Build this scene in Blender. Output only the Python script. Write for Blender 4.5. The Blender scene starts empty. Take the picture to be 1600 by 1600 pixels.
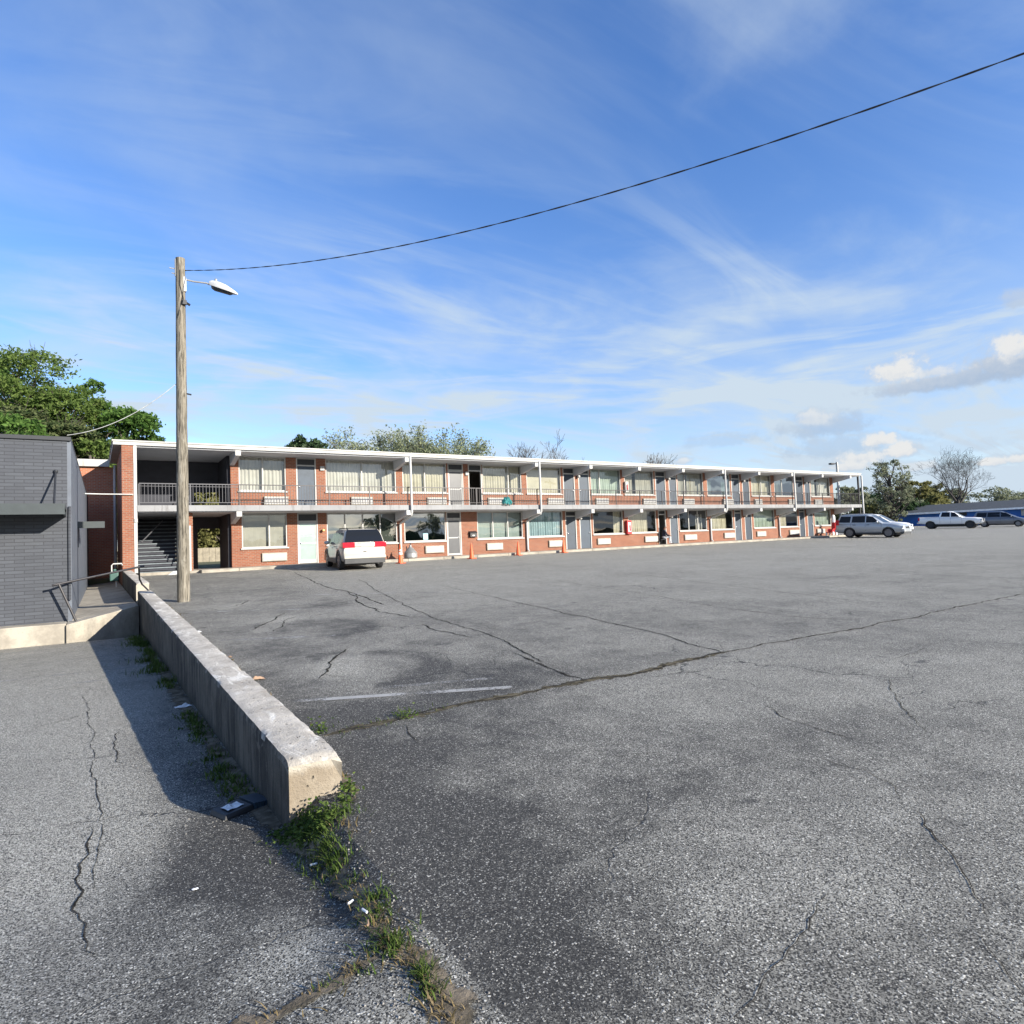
import bpy, bmesh, math, random
from mathutils import Vector, Matrix, noise, Euler
random.seed(7)
SC = bpy.context.scene
COL = SC.collection
R = math.radians

# ------------------------------------------------------------------ camera
F, YAW, PITCH, ROLL = 1020.5, R(32.758), R(2.798), R(2.2795)
EYE = Vector((0, 0, 1.6))
def axes():
    cy, sy = math.cos(YAW), math.sin(YAW)
    P = Matrix(((1, 0, 0), (0, math.cos(PITCH), -math.sin(PITCH)), (0, math.sin(PITCH), math.cos(PITCH))))
    Q = Matrix(((math.cos(ROLL), -math.sin(ROLL), 0), (math.sin(ROLL), math.cos(ROLL), 0), (0, 0, 1)))
    M = Q @ P
    return M @ Vector((cy, 0, sy)), M @ Vector((-sy, 0, cy)), M @ Vector((0, 1, 0))
AU, AN, AZ = axes()
def ray(x, y):
    c = Vector(((x - 800) / F, (800 - y) / F, 1))
    return Vector((AU.dot(c), AN.dot(c), AZ.dot(c)))
def at_depth(x, y, d):              # point d metres in front of the lens
    return EYE + ray(x, y) * d
def on_n(x, y, n):
    r = ray(x, y); return EYE + r * (n / r.y)
def on_z(x, y, z):
    r = ray(x, y); return EYE + r * ((z - EYE.z) / r.z)
def lot(u, n): return 0.0305 * n + 0.005 * u - 0.07
def on_lot(x, y):                   # upper car park is one sloping plane
    r = ray(x, y); t = (lot(0, 0) - EYE.z) / (r.z - 0.0305 * r.y - 0.005 * r.x)
    p = EYE + r * t; return p
def u_at(x, z, n):                  # where a photo column meets the facade
    k = (x - 800) / F
    # (p.c).x = k (p.c).z, linear in u
    a = AU.x - k * AU.z
    b = (AN.x - k * AN.z) * n + (AZ.x - k * AZ.z) * (z - EYE.z)
    return -b / a
def sstep(a, b, x):
    t = max(0, min(1, (x - a) / (b - a))); return t * t * (3 - 2 * t)

cam = bpy.data.cameras.new("camera"); co = bpy.data.objects.new("camera", cam); COL.objects.link(co)
X = Vector((AU.x, AN.x, AZ.x)); Y = Vector((AU.y, AN.y, AZ.y)); Z = -Vector((AU.z, AN.z, AZ.z))
co.matrix_world = Matrix((( X.x, Y.x, Z.x, EYE.x), (X.y, Y.y, Z.y, EYE.y), (X.z, Y.z, Z.z, EYE.z), (0, 0, 0, 1)))
cam.sensor_width = 36; cam.lens = 36 * F / 1600; cam.clip_end = 3000; cam.clip_start = 0.05
SC.camera = co
SC.view_settings.view_transform = 'Standard'; SC.view_settings.look = 'None'
SC.view_settings.gamma = 1; SC.view_settings.exposure = 1.0

# ------------------------------------------------------------------ node helpers
class NT:
    def __init__(s, tree): s.t = tree; s.n = tree.nodes; s.l = tree.links
    def new(s, typ, **kw):
        n = s.n.new(typ)
        for k, v in kw.items(): setattr(n, k, v)
        return n
    def put(s, sock, v):
        if isinstance(v, bpy.types.NodeSocket): s.l.new(v, sock)
        else:
            try: sock.default_value = v
            except Exception: sock.default_value = (v[0], v[1], v[2], 1) if hasattr(v, '__len__') else (v, v, v)
    def m(s, op, a, b=None, c=None, clamp=False):
        n = s.new('ShaderNodeMath', operation=op, use_clamp=clamp); s.put(n.inputs[0], a)
        if b is not None: s.put(n.inputs[1], b)
        if c is not None: s.put(n.inputs[2], c)
        return n.outputs[0]
    def vm(s, op, a, b=None):
        n = s.new('ShaderNodeVectorMath', operation=op); s.put(n.inputs[0], a)
        if b is not None: s.put(n.inputs[1], b)
        return n.outputs[0]
    def scale(s, v, k):
        n = s.new('ShaderNodeVectorMath', operation='MULTIPLY'); s.put(n.inputs[0], v); n.inputs[1].default_value = k
        return n.outputs[0]
    def noise(s, vec, sc, det=3, rough=.55, out=0, dist=0):
        n = s.new('ShaderNodeTexNoise'); s.put(n.inputs['Vector'], vec)
        n.inputs['Scale'].default_value = sc; n.inputs['Detail'].default_value = det
        n.inputs['Roughness'].default_value = rough; n.inputs['Distortion'].default_value = dist
        return n.outputs[out]
    def voro(s, vec, sc, feat='F1', out='Distance'):
        n = s.new('ShaderNodeTexVoronoi', feature=feat); s.put(n.inputs['Vector'], vec); n.inputs['Scale'].default_value = sc
        return n.outputs[out]
    def rng(s, v, a, b, c=0, d=1, smooth=True):
        n = s.new('ShaderNodeMapRange', interpolation_type='SMOOTHSTEP' if smooth else 'LINEAR'); s.put(n.inputs[0], v)
        for i, q in enumerate((a, b, c, d)): s.put(n.inputs[i + 1], q)
        return n.outputs[0]
    def mix(s, f, a, b, blend='MIX'):
        n = s.new('ShaderNodeMix', data_type='RGBA', blend_type=blend); s.put(n.inputs[0], f)
        for i, v in ((6, a), (7, b)):
            if isinstance(v, bpy.types.NodeSocket): s.l.new(v, n.inputs[i])
            else: n.inputs[i].default_value = (*v[:3], 1)
        return n.outputs[2]
    def bump(s, h, st=.3, dist=.01):
        n = s.new('ShaderNodeBump'); n.inputs['Strength'].default_value = st; n.inputs['Distance'].default_value = dist
        s.put(n.inputs['Height'], h); return n.outputs[0]

def material(name):
    m = bpy.data.materials.new(name); m.use_nodes = True
    t = NT(m.node_tree); b = t.n['Principled BSDF']
    return m, t, b
def obj_co(t): return t.new('ShaderNodeTexCoord').outputs['Object']
def world_co(t): return t.new('ShaderNodeNewGeometry').outputs['Position']
def plain(name, c, rough=.6, metal=0, var=.12, sc=3, spec=.5, coat=0):
    m, t, b = material(name); p = obj_co(t)
    f = t.noise(p, sc, 5, .6)
    col = t.mix(t.rng(f, .3, .7), [x * (1 - var) for x in c], [min(1, x * (1 + var)) for x in c])
    t.put(b.inputs['Base Color'], col); b.inputs['Roughness'].default_value = rough
    b.inputs['Metallic'].default_value = metal; b.inputs['Specular IOR Level'].default_value = spec
    b.inputs['Coat Weight'].default_value = coat; b.inputs['Coat Roughness'].default_value = .05
    return m
M = {}
def brick_mat(name, c1, c2, mortar, bw=.21, bh=.075, rough=.85, ms=.012):
    m, t, b = material(name); p = world_co(t)
    s = t.new('ShaderNodeSeparateXYZ'); t.put(s.inputs[0], p)
    cx = t.m('ADD', s.outputs[0], s.outputs[1])
    c = t.new('ShaderNodeCombineXYZ'); t.put(c.inputs[0], cx); t.put(c.inputs[1], s.outputs[2])
    br = t.new('ShaderNodeTexBrick'); t.put(br.inputs['Vector'], c.outputs[0])
    br.inputs['Scale'].default_value = 1; br.inputs['Brick Width'].default_value = bw; br.inputs['Row Height'].default_value = bh
    br.inputs['Mortar Size'].default_value = ms; br.inputs['Mortar Smooth'].default_value = .3
    br.inputs['Color1'].default_value = (*c1, 1); br.inputs['Color2'].default_value = (*c2, 1); br.inputs['Mortar'].default_value = (*mortar, 1)
    f = t.noise(p, 1.1, 5, .6)
    col = t.mix(t.rng(f, .35, .7, 0, .35), br.outputs[0], [x * .55 for x in c1])
    t.put(b.inputs['Base Color'], col); b.inputs['Roughness'].default_value = rough
    t.put(b.inputs['Normal'], t.bump(t.m('SUBTRACT', 1, br.outputs[1]), .5, .008))
    return m
M['brick'] = brick_mat('red_brick', (.275, .092, .045), (.20, .062, .031), (.24, .175, .13))
M['bricklifted'] = brick_mat('shade_lifted_brick', (.46, .145, .07), (.38, .11, .052), (.36, .26, .19))  # red brick made lighter to lift the shade on the connector wall
M['greybrick'] = brick_mat('grey_painted_brick', (.066, .073, .086), (.050, .055, .066), (.034, .037, .044), .36, .080, .75, .009)
M['bluewall'] = plain('blue_painted_wall', (.025, .13, .46), .7, var=.15, sc=.6)
m, t, b = material('weathered_white_paint'); p = world_co(t)
f = t.noise(t.scale(p, (2.2, 2.2, .35)), 2.0, 6, .7); g2 = t.noise(p, .7, 5, .65)
t.put(b.inputs['Base Color'], t.mix(t.rng(f, .55, .72, 0, .55), t.mix(t.rng(g2, .3, .7), (.36, .355, .335), (.46, .455, .435)), (.21, .195, .17))); b.inputs['Roughness'].default_value = .6; M['white'] = m
M['offwhite'] = plain('grey_white_soffit', (.50, .51, .53), .7, var=.07, sc=1.2)
m, t, b = material('stained_grey_fascia'); p = world_co(t)
f = t.noise(t.scale(p, (2.5, 2.5, .3)), 2.0, 6, .7); g2 = t.noise(p, .5, 5, .65)
t.put(b.inputs['Base Color'], t.mix(t.rng(f, .50, .68, 0, .6), t.mix(t.rng(g2, .3, .7), (.19, .192, .194), (.26, .262, .264)), (.11, .10, .095))); b.inputs['Roughness'].default_value = .7; M['slab'] = m
M['acpaint'] = plain('aged_beige_enamel', (.31, .285, .235), .6, var=.18, sc=5)
M['roofgrey'] = plain('flat_roof_felt', (.20, .20, .20), .9)
M['interior'] = plain('room_wall', (.16, .15, .14), .9)
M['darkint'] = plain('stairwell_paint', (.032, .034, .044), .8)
M['door'] = plain('blue_grey_door', (.032, .050, .074), .55, var=.10, sc=2)
M['doorb'] = plain('faded_slate_door', (.045, .062, .085), .6, var=.15)
M['doorc'] = plain('dark_slate_door', (.022, .036, .055), .5, var=.12)
M['doorwhite'] = plain('white_door', (.33, .42, .395), .45, var=.06)
M['doorscreen'] = plain('grey_screen', (.06, .062, .067), .35, var=.1)
M['steel'] = plain('dark_rail_paint', (.075, .075, .082), .5)
M['blackrail'] = plain('dark_iron', (.035, .033, .035), .4, metal=.3)
M['gutter'] = plain('white_metal', (.46, .46, .45), .4, var=.06)
M['black'] = plain('black_plastic', (.015, .016, .018), .5)
M['dark'] = plain('dark_metal', (.02, .022, .026), .55)
M['step'] = plain('grey_step_paint', (.13, .15, .165), .7, var=.2, sc=4)
M['shingle'] = plain('dark_shingle_roof', (.045, .053, .062), .9, var=.25, sc=4)
M['awning'] = plain('dark_awning_metal', (.035, .045, .047), .5)
M['orange'] = plain('orange_cone_plastic', (.72, .12, .035), .55, var=.12, sc=9)
M['red'] = plain('red_paint', (.45, .02, .025), .4)
M['rubber'] = plain('tyre_rubber', (.018, .018, .019), .85)
M['alloy'] = plain('alloy_rim', (.20, .20, .21), .4, metal=.6)
M['chrome'] = plain('chrome_trim', (.65, .65, .66), .2, metal=1)
M['lampred'] = plain('red_lens', (.50, .015, .03), .15)
M['lampclear'] = plain('clear_lens', (.62, .64, .66), .1)
M['amber'] = plain('warm_lamp_glass', (.85, .5, .2), .3)
M['teal'] = plain('teal_cloth', (.008, .15, .15), .7)
M['paper'] = plain('white_paper', (.75, .76, .77), .7, var=.05)
M['bluepaper'] = plain('pale_blue_paper', (.35, .60, .66), .7)
M['skin'] = plain('skin', (.22, .11, .07), .5)
M['hair'] = plain('black_hair', (.01, .009, .008), .6)
M['shirt'] = plain('dark_cloth', (.018, .02, .035), .9)
M['jeans'] = plain('pale_grey_trousers', (.42, .43, .46), .9)
M['galv'] = plain('galvanised_metal', (.34, .34, .33), .45, metal=.5)
M['lamphead'] = plain('lamp_housing', (.55, .55, .54), .5)
M['leafbrown'] = plain('dry_leaf', (.30, .20, .13), .8)
M['drum'] = plain('grey_metal_drum', (.26, .26, .25), .5, metal=.3, var=.25)
M['fence'] = plain('pale_fence_boards', (.24, .21, .155), .85, var=.2)
M['wire'] = plain('cable_sheath', (.045, .045, .05), .6)
M['wirelight'] = plain('pale_cable_sheath', (.55, .55, .52), .5)

def paint(name, c, rough=.25, metal=.0):
    m, t, b = material(name); p = obj_co(t)
    s = t.new('ShaderNodeSeparateXYZ'); t.put(s.inputs[0], p)
    dirt = t.m('MULTIPLY', t.rng(s.outputs[2], .75, .15), t.rng(t.noise(p, 3, 5, .6), .3, .75, .2, .8))
    col = t.mix(dirt, c, (.16, .14, .115))
    t.put(b.inputs['Base Color'], col); t.put(b.inputs['Roughness'], t.m('ADD', t.m('MULTIPLY', dirt, .4), rough))
    b.inputs['Metallic'].default_value = metal; b.inputs['Coat Weight'].default_value = .6; b.inputs['Coat Roughness'].default_value = .04
    return m
M['champagne'] = paint('champagne_paint', (.50, .47, .405), .3)
M['silver'] = paint('silver_blue_paint', (.40, .43, .45), .3, .25)
M['whitepaint'] = paint('white_car_paint', (.78, .78, .77), .3)
M['greypaint'] = paint('grey_car_paint', (.14, .15, .175), .3, .35)
M['cladding'] = plain('grey_plastic_cladding', (.06, .06, .06), .6)
m, t, b = material('tinted_car_glass'); b.inputs['Base Color'].default_value = (.012, .014, .018, 1); b.inputs['Roughness'].default_value = .06; b.inputs['Specular IOR Level'].default_value = .22
M['carglass'] = m

def glass(name, ior=1.75, tint=(.94, .95, .93), wav=.02):
    m = bpy.data.materials.new(name); m.use_nodes = True; t = NT(m.node_tree); t.n.clear()
    tr = t.new('ShaderNodeBsdfTransparent'); tr.inputs[0].default_value = (*tint, 1)
    gl = t.new('ShaderNodeBsdfGlossy'); gl.inputs['Roughness'].default_value = .015; gl.inputs[0].default_value = (.95, .97, 1, 1)
    t.put(gl.inputs['Normal'], t.bump(t.noise(world_co(t), .9, 1), wav, .1))
    g_ = t.new('ShaderNodeNewGeometry'); dt = t.new('ShaderNodeVectorMath', operation='DOT_PRODUCT'); t.put(dt.inputs[0], g_.outputs['Normal']); t.put(dt.inputs[1], g_.outputs['Incoming'])
    f0 = ((ior - 1) / (ior + 1)) ** 2
    fr = t.m('ADD', f0, t.m('MULTIPLY', 1 - f0, t.m('POWER', t.m('SUBTRACT', 1, t.m('ABSOLUTE', dt.outputs['Value'])), 4)), clamp=True)
    mx = t.new('ShaderNodeMixShader'); t.put(mx.inputs[0], fr); t.put(mx.inputs[1], tr.outputs[0]); t.put(mx.inputs[2], gl.outputs[0])
    o = t.new('ShaderNodeOutputMaterial'); t.put(o.inputs[0], mx.outputs[0]); return m
M['glass'] = glass('window_glass', 1.9)
M['glassmirror'] = glass('reflective_window_glass', 3.2, (.5, .55, .55), .04)

def cloth(name, c):
    m = bpy.data.materials.new(name); m.use_nodes = True; t = NT(m.node_tree); t.n.clear()
    p = world_co(t); f = t.noise(p, 2, 4)
    col = t.mix(t.rng(f, .3, .7), [x * .85 for x in c], c)
    d = t.new('ShaderNodeBsdfDiffuse'); t.put(d.inputs[0], col)
    tl = t.new('ShaderNodeBsdfTranslucent'); t.put(tl.inputs[0], col)
    mx = t.new('ShaderNodeMixShader'); mx.inputs[0].default_value = .2; t.put(mx.inputs[1], d.outputs[0]); t.put(mx.inputs[2], tl.outputs[0])
    o = t.new('ShaderNodeOutputMaterial'); t.put(o.inputs[0], mx.outputs[0]); return m
M['cream'] = cloth('cream_curtain', (.48, .45, .345))
M['whitecurtain'] = cloth('white_curtain', (.50, .49, .44))
M['bluecurtain'] = cloth('pale_blue_curtain', (.28, .39, .42))
M['greencurtain'] = cloth('pale_green_curtain', (.36, .43, .36))
M['beigeblind'] = cloth('beige_blind', (.36, .35, .295))
M['greyblind'] = cloth('grey_green_blind', (.27, .33, .31))

def leafmat(name, c1, c2, tr=.35):
    m = bpy.data.materials.new(name); m.use_nodes = True; t = NT(m.node_tree); t.n.clear()
    g = t.new('ShaderNodeNewGeometry')
    f = t.m('ADD', t.m('MULTIPLY', g.outputs['Random Per Island'], .5), t.m('MULTIPLY', t.noise(g.outputs['Position'], .55, 3), .6))
    col = t.mix(t.rng(f, .25, .85), c1, c2)
    d = t.new('ShaderNodeBsdfDiffuse'); t.put(d.inputs[0], col)
    tl = t.new('ShaderNodeBsdfTranslucent'); t.put(tl.inputs[0], col)
    mx = t.new('ShaderNodeMixShader'); mx.inputs[0].default_value = tr; t.put(mx.inputs[1], d.outputs[0]); t.put(mx.inputs[2], tl.outputs[0])
    o = t.new('ShaderNodeOutputMaterial'); t.put(o.inputs[0], mx.outputs[0]); return m
M['leaf_spring'] = leafmat('spring_leaves', (.075, .125, .032), (.19, .26, .075), .5)
M['leaf_green'] = leafmat('green_leaves', (.06, .125, .03), (.15, .25, .065), .5)
M['leaf_pine'] = leafmat('pine_needles', (.045, .07, .03), (.13, .15, .065), .3)
M['leaf_dark'] = leafmat('dark_evergreen_leaves', (.022, .045, .02), (.06, .095, .045), .25)
M['leaf_pale'] = leafmat('pale_blossom', (.19, .225, .12), (.37, .40, .25), .45)
M['leaf_olive'] = leafmat('olive_leaves', (.12, .125, .045), (.25, .24, .10), .4)
M['leaf_grey'] = leafmat('grey_green_leaves', (.13, .15, .095), (.29, .31, .21), .5)
M['leaf_weed'] = leafmat('weed_leaves', (.04, .075, .018), (.12, .165, .045), .3)
M['straw'] = leafmat('straw_and_seedheads', (.13, .10, .045), (.26, .20, .11), .3)
def bark(name, c1, c2):
    m, t, b = material(name); p = obj_co(t)
    f = t.noise(t.scale(p, (9, 9, 1.4)), 1.5, 5, .7)
    t.put(b.inputs['Base Color'], t.mix(t.rng(f, .3, .7), c1, c2)); b.inputs['Roughness'].default_value = .9
    t.put(b.inputs['Normal'], t.bump(f, .6, .03)); return m
M['bark'] = bark('grey_brown_bark', (.055, .045, .035), (.13, .11, .09))
M['barkdark'] = bark('dark_bark', (.02, .018, .016), (.06, .052, .045))

# weathered pole wood: long vertical grain, pale flakes and dark checks
m, t, b = material('weathered_pole_wood'); p = obj_co(t)
g1 = t.noise(t.scale(p, (14, 14, .8)), 1.6, 6, .65); g2 = t.noise(t.scale(p, (40, 40, 2.2)), 1.2, 4, .6); g3 = t.noise(t.scale(p, (5, 5, 1.1)), 1.3, 5, .6, dist=1.5)
col = t.mix(t.rng(g1, .35, .62), (.10, .088, .066), (.23, .205, .16))
col = t.mix(t.rng(g3, .52, .66, 0, .6), col, (.32, .30, .25))
col = t.mix(t.rng(g2, .54, .62, 0, .85), col, (.035, .03, .022))
t.put(b.inputs['Base Color'], col); b.inputs['Roughness'].default_value = .9
t.put(b.inputs['Normal'], t.bump(t.m('ADD', g1, g2), .7, .02)); M['pole'] = m

# ------------------------------------------------------------------ asphalt
def asphalt():
    m, t, b = material('worn_asphalt'); p = world_co(t)
    at = t.new('ShaderNodeAttribute', attribute_name='wear_and_light').outputs['Fac']
    lane = t.noise(t.scale(p, (.07, .75, 1)), 1.0, 4, .6); big = t.m('ADD', t.m('MULTIPLY', t.noise(p, .16, 5, .6), .7), t.m('MULTIPLY', lane, .3)); mid = t.noise(p, .8, 6, .65); blot = t.noise(p, 3.2, 5, .7)
    w = t.m('ADD', at, t.m('MULTIPLY', t.m('SUBTRACT', big, .5), 1.1))
    w = t.m('ADD', w, t.m('MULTIPLY', t.m('SUBTRACT', mid, .5), 1.0))
    w = t.m('ADD', w, t.m('MULTIPLY', t.m('SUBTRACT', blot, .5), .55), clamp=True)
    binder = t.mix(w, (.056, .0535, .048), (.46, .442, .375))
    # stones: two sizes of aggregate, each stone its own shade
    pj = t.vm('ADD', p, t.scale(t.noise(p, 60, 2, out=1), (.008, .008, .008)))
    vn = t.new('ShaderNodeTexVoronoi', feature='F1'); t.put(vn.inputs['Vector'], pj); vn.inputs['Scale'].default_value = 95
    vs = t.new('ShaderNodeSeparateColor'); t.put(vs.inputs[0], vn.outputs['Color'])
    v2 = t.new('ShaderNodeTexVoronoi', feature='F1'); t.put(v2.inputs['Vector'], pj); v2.inputs['Scale'].default_value = 190
    v2s = t.new('ShaderNodeSeparateColor'); t.put(v2s.inputs[0], v2.outputs['Color'])
    thr = t.m('SUBTRACT', .74, t.m('MULTIPLY', w, .40))
    on = t.m('MULTIPLY', t.rng(vs.outputs[0], thr, t.m('ADD', thr, .06)), t.rng(vn.outputs['Distance'], .58, .40))
    on2 = t.m('MULTIPLY', t.rng(v2s.outputs[0], t.m('ADD', thr, .04), t.m('ADD', thr, .10)), .75)
    stone = t.mix(vs.outputs[1], (.13, .125, .11), (.74, .715, .63))
    col = t.mix(t.m('MULTIPLY', on2, t.rng(w, 0, .5, .55, 1)), binder, (.36, .347, .30))
    col = t.mix(t.m('MULTIPLY', on, t.rng(w, .0, .4, .72, 1)), col, stone)
    pit = t.m('MULTIPLY', t.rng(v2s.outputs[1], .56, .63), .92)
    col = t.mix(pit, col, (.022, .021, .019))
    # hairline cracking and old oil drips
    pd = t.vm('ADD', p, t.scale(t.noise(p, 1.1, 4, .6, out=1), (.9, .9, 0)))
    ed = t.voro(pd, .5, 'DISTANCE_TO_EDGE'); ed2 = t.voro(pd, 1.7, 'DISTANCE_TO_EDGE')
    hair = t.m('MULTIPLY', t.rng(t.m('ADD', ed, t.m('MULTIPLY', t.noise(p, 30, 3, .7), .006)), .0075, .0035), t.rng(t.noise(p, .33, 3), .46, .56))
    hair2 = t.m('MULTIPLY', t.rng(t.m('ADD', ed2, t.m('MULTIPLY', t.noise(p, 40, 3, .7), .01)), .012, .006), t.rng(t.noise(p, .45, 3), .60, .68))
    hair = t.m('MAXIMUM', hair, hair2)
    vd = t.new('ShaderNodeTexVoronoi', feature='F1'); t.put(vd.inputs['Vector'], pd); vd.inputs['Scale'].default_value = 1.3
    vds = t.new('ShaderNodeSeparateColor'); t.put(vds.inputs[0], vd.outputs['Color'])
    drip = t.m('MULTIPLY', t.m('MULTIPLY', t.rng(t.m('ADD', vd.outputs['Distance'], t.m('MULTIPLY', t.noise(p, 9, 4, .7), .16)), .23, .12), t.rng(vds.outputs[0], .72, .78)), .7)
    col = t.mix(drip, col, (.026, .026, .027))
    col = t.mix(t.m('MULTIPLY', hair, .85), col, (.016, .016, .016))
    t.put(b.inputs['Base Color'], col)
    t.put(b.inputs['Roughness'], t.m('SUBTRACT', .82, t.m('MULTIPLY', on, .2)))
    b.inputs['Specular IOR Level'].default_value = .35
    h = t.m('SUBTRACT', t.m('ADD', t.m('SUBTRACT', on, pit), t.m('MULTIPLY', on2, .4)), t.m('MULTIPLY', hair, 1.5))
    t.put(b.inputs['Normal'], t.bump(h, .55, .006)); return m
M['asphalt'] = asphalt()

def crackmat(name, c1, c2, sc=14, soft=.12):
    m, t, b = material(name); p = world_co(t)
    f = t.noise(p, 9, 5, .7); t.put(b.inputs['Base Color'], t.mix(t.rng(f, .35, .65), c1, c2)); b.inputs['Roughness'].default_value = 1; b.inputs['Specular IOR Level'].default_value = 0
    t.put(b.inputs['Normal'], t.bump(t.noise(p, 40, 4, .7), .8, .01))
    core = t.new('ShaderNodeAttribute', attribute_name='core').outputs['Fac']
    e = t.m('ADD', core, t.m('MULTIPLY', t.m('SUBTRACT', t.noise(p, sc, 6, .75), .5), 2.2))
    t.put(b.inputs['Alpha'], t.rng(e, .5 - soft, .5 + soft)); return m
M['crack'] = crackmat('crack_filler', (.022, .021, .019), (.075, .070, .062), 22, .2)
M['dirt'] = crackmat('dirt_and_grit', (.10, .085, .062), (.23, .19, .14))
M['drysoil'] = crackmat('crack_soil', (.055, .05, .038), (.15, .13, .09))

def worn_paint(name, c, cover=.5):
    m = bpy.data.materials.new(name); m.use_nodes = True; t = NT(m.node_tree); b = t.n['Principled BSDF']; p = world_co(t)
    f = t.m('ADD', t.m('MULTIPLY', t.noise(p, 2.3, 4, .6), .6), t.m('MULTIPLY', t.noise(p, 38, 4, .8), .5))
    t.put(b.inputs['Base Color'], t.mix(t.noise(p, 6, 4), [x * .7 for x in c], c)); b.inputs['Roughness'].default_value = .8
    t.put(b.inputs['Alpha'], t.rng(f, 1.05 - cover, 1.17 - cover)); return m
M['line'] = worn_paint('worn_white_line_paint', (.38, .375, .355), .57)
M['linefaint'] = worn_paint('faded_white_line_paint', (.36, .355, .34), .54)

def concrete():
    m, t, b = material('weathered_concrete'); p = world_co(t)
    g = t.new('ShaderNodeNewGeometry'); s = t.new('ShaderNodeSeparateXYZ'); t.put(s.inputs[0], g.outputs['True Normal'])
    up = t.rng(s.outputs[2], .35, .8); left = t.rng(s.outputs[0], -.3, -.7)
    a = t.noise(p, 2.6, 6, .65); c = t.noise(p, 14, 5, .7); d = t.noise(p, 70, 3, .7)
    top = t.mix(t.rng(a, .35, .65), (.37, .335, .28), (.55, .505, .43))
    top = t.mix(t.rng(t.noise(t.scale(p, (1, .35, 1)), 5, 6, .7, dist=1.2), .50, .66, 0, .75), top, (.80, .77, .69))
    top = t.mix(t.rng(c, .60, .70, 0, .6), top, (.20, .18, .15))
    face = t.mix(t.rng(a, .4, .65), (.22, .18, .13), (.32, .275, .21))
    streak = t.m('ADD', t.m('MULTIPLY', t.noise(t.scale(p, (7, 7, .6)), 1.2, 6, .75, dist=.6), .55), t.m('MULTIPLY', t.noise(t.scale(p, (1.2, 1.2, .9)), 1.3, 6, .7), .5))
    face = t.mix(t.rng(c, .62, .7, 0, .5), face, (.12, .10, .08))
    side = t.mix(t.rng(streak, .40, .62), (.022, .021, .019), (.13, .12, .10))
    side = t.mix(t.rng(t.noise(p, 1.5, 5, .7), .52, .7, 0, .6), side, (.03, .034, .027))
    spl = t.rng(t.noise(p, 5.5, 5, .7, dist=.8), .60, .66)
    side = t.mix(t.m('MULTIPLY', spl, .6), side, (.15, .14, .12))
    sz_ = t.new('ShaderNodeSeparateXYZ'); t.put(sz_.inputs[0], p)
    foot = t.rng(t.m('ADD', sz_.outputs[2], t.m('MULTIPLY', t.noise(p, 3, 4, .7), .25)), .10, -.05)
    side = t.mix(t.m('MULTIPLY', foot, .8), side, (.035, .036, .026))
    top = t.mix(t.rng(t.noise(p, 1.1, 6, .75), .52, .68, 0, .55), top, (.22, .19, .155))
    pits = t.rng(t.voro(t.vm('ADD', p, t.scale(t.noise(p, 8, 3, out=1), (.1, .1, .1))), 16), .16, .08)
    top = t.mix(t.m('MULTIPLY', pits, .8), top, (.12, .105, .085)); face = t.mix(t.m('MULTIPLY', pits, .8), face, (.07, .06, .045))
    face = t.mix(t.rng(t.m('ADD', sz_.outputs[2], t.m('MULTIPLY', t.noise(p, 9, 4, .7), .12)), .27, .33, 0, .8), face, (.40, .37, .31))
    col = t.mix(left, face, side); col = t.mix(up, col, top)  # left face darker: staining, with its shade painted into the colour
    col = t.mix(t.rng(d, .62, .72, 0, .5), col, (.16, .14, .115))
    t.put(b.inputs['Base Color'], col); b.inputs['Roughness'].default_value = .9
    t.put(b.inputs['Normal'], t.bump(t.m('SUBTRACT', t.m('ADD', c, t.m('MULTIPLY', d, .6)), pits), .9, .014)); return m
M['concrete'] = concrete()
m, t, b = material('pale_concrete_walk'); p = world_co(t); a = t.noise(p, 1.7, 6, .65); c = t.noise(p, 25, 4, .7)
t.put(b.inputs['Base Color'], t.mix(t.rng(c, .55, .7, 0, .6), t.mix(t.rng(a, .35, .65), (.24, .215, .175), (.38, .345, .28)), (.2, .18, .15)))
b.inputs['Roughness'].default_value = .9; t.put(b.inputs['Normal'], t.bump(c, .4, .01)); M['walk'] = m
m, t, b = material('rough_grass_ground'); p = world_co(t); a = t.noise(p, .12, 6, .7); c = t.noise(p, 2.5, 5, .7)
t.put(b.inputs['Base Color'], t.mix(t.rng(c, .3, .7), t.mix(t.rng(a, .35, .65), (.05, .075, .02), (.11, .12, .045)), (.07, .06, .035))); b.inputs['Roughness'].default_value = 1; M['ground'] = m

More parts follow.
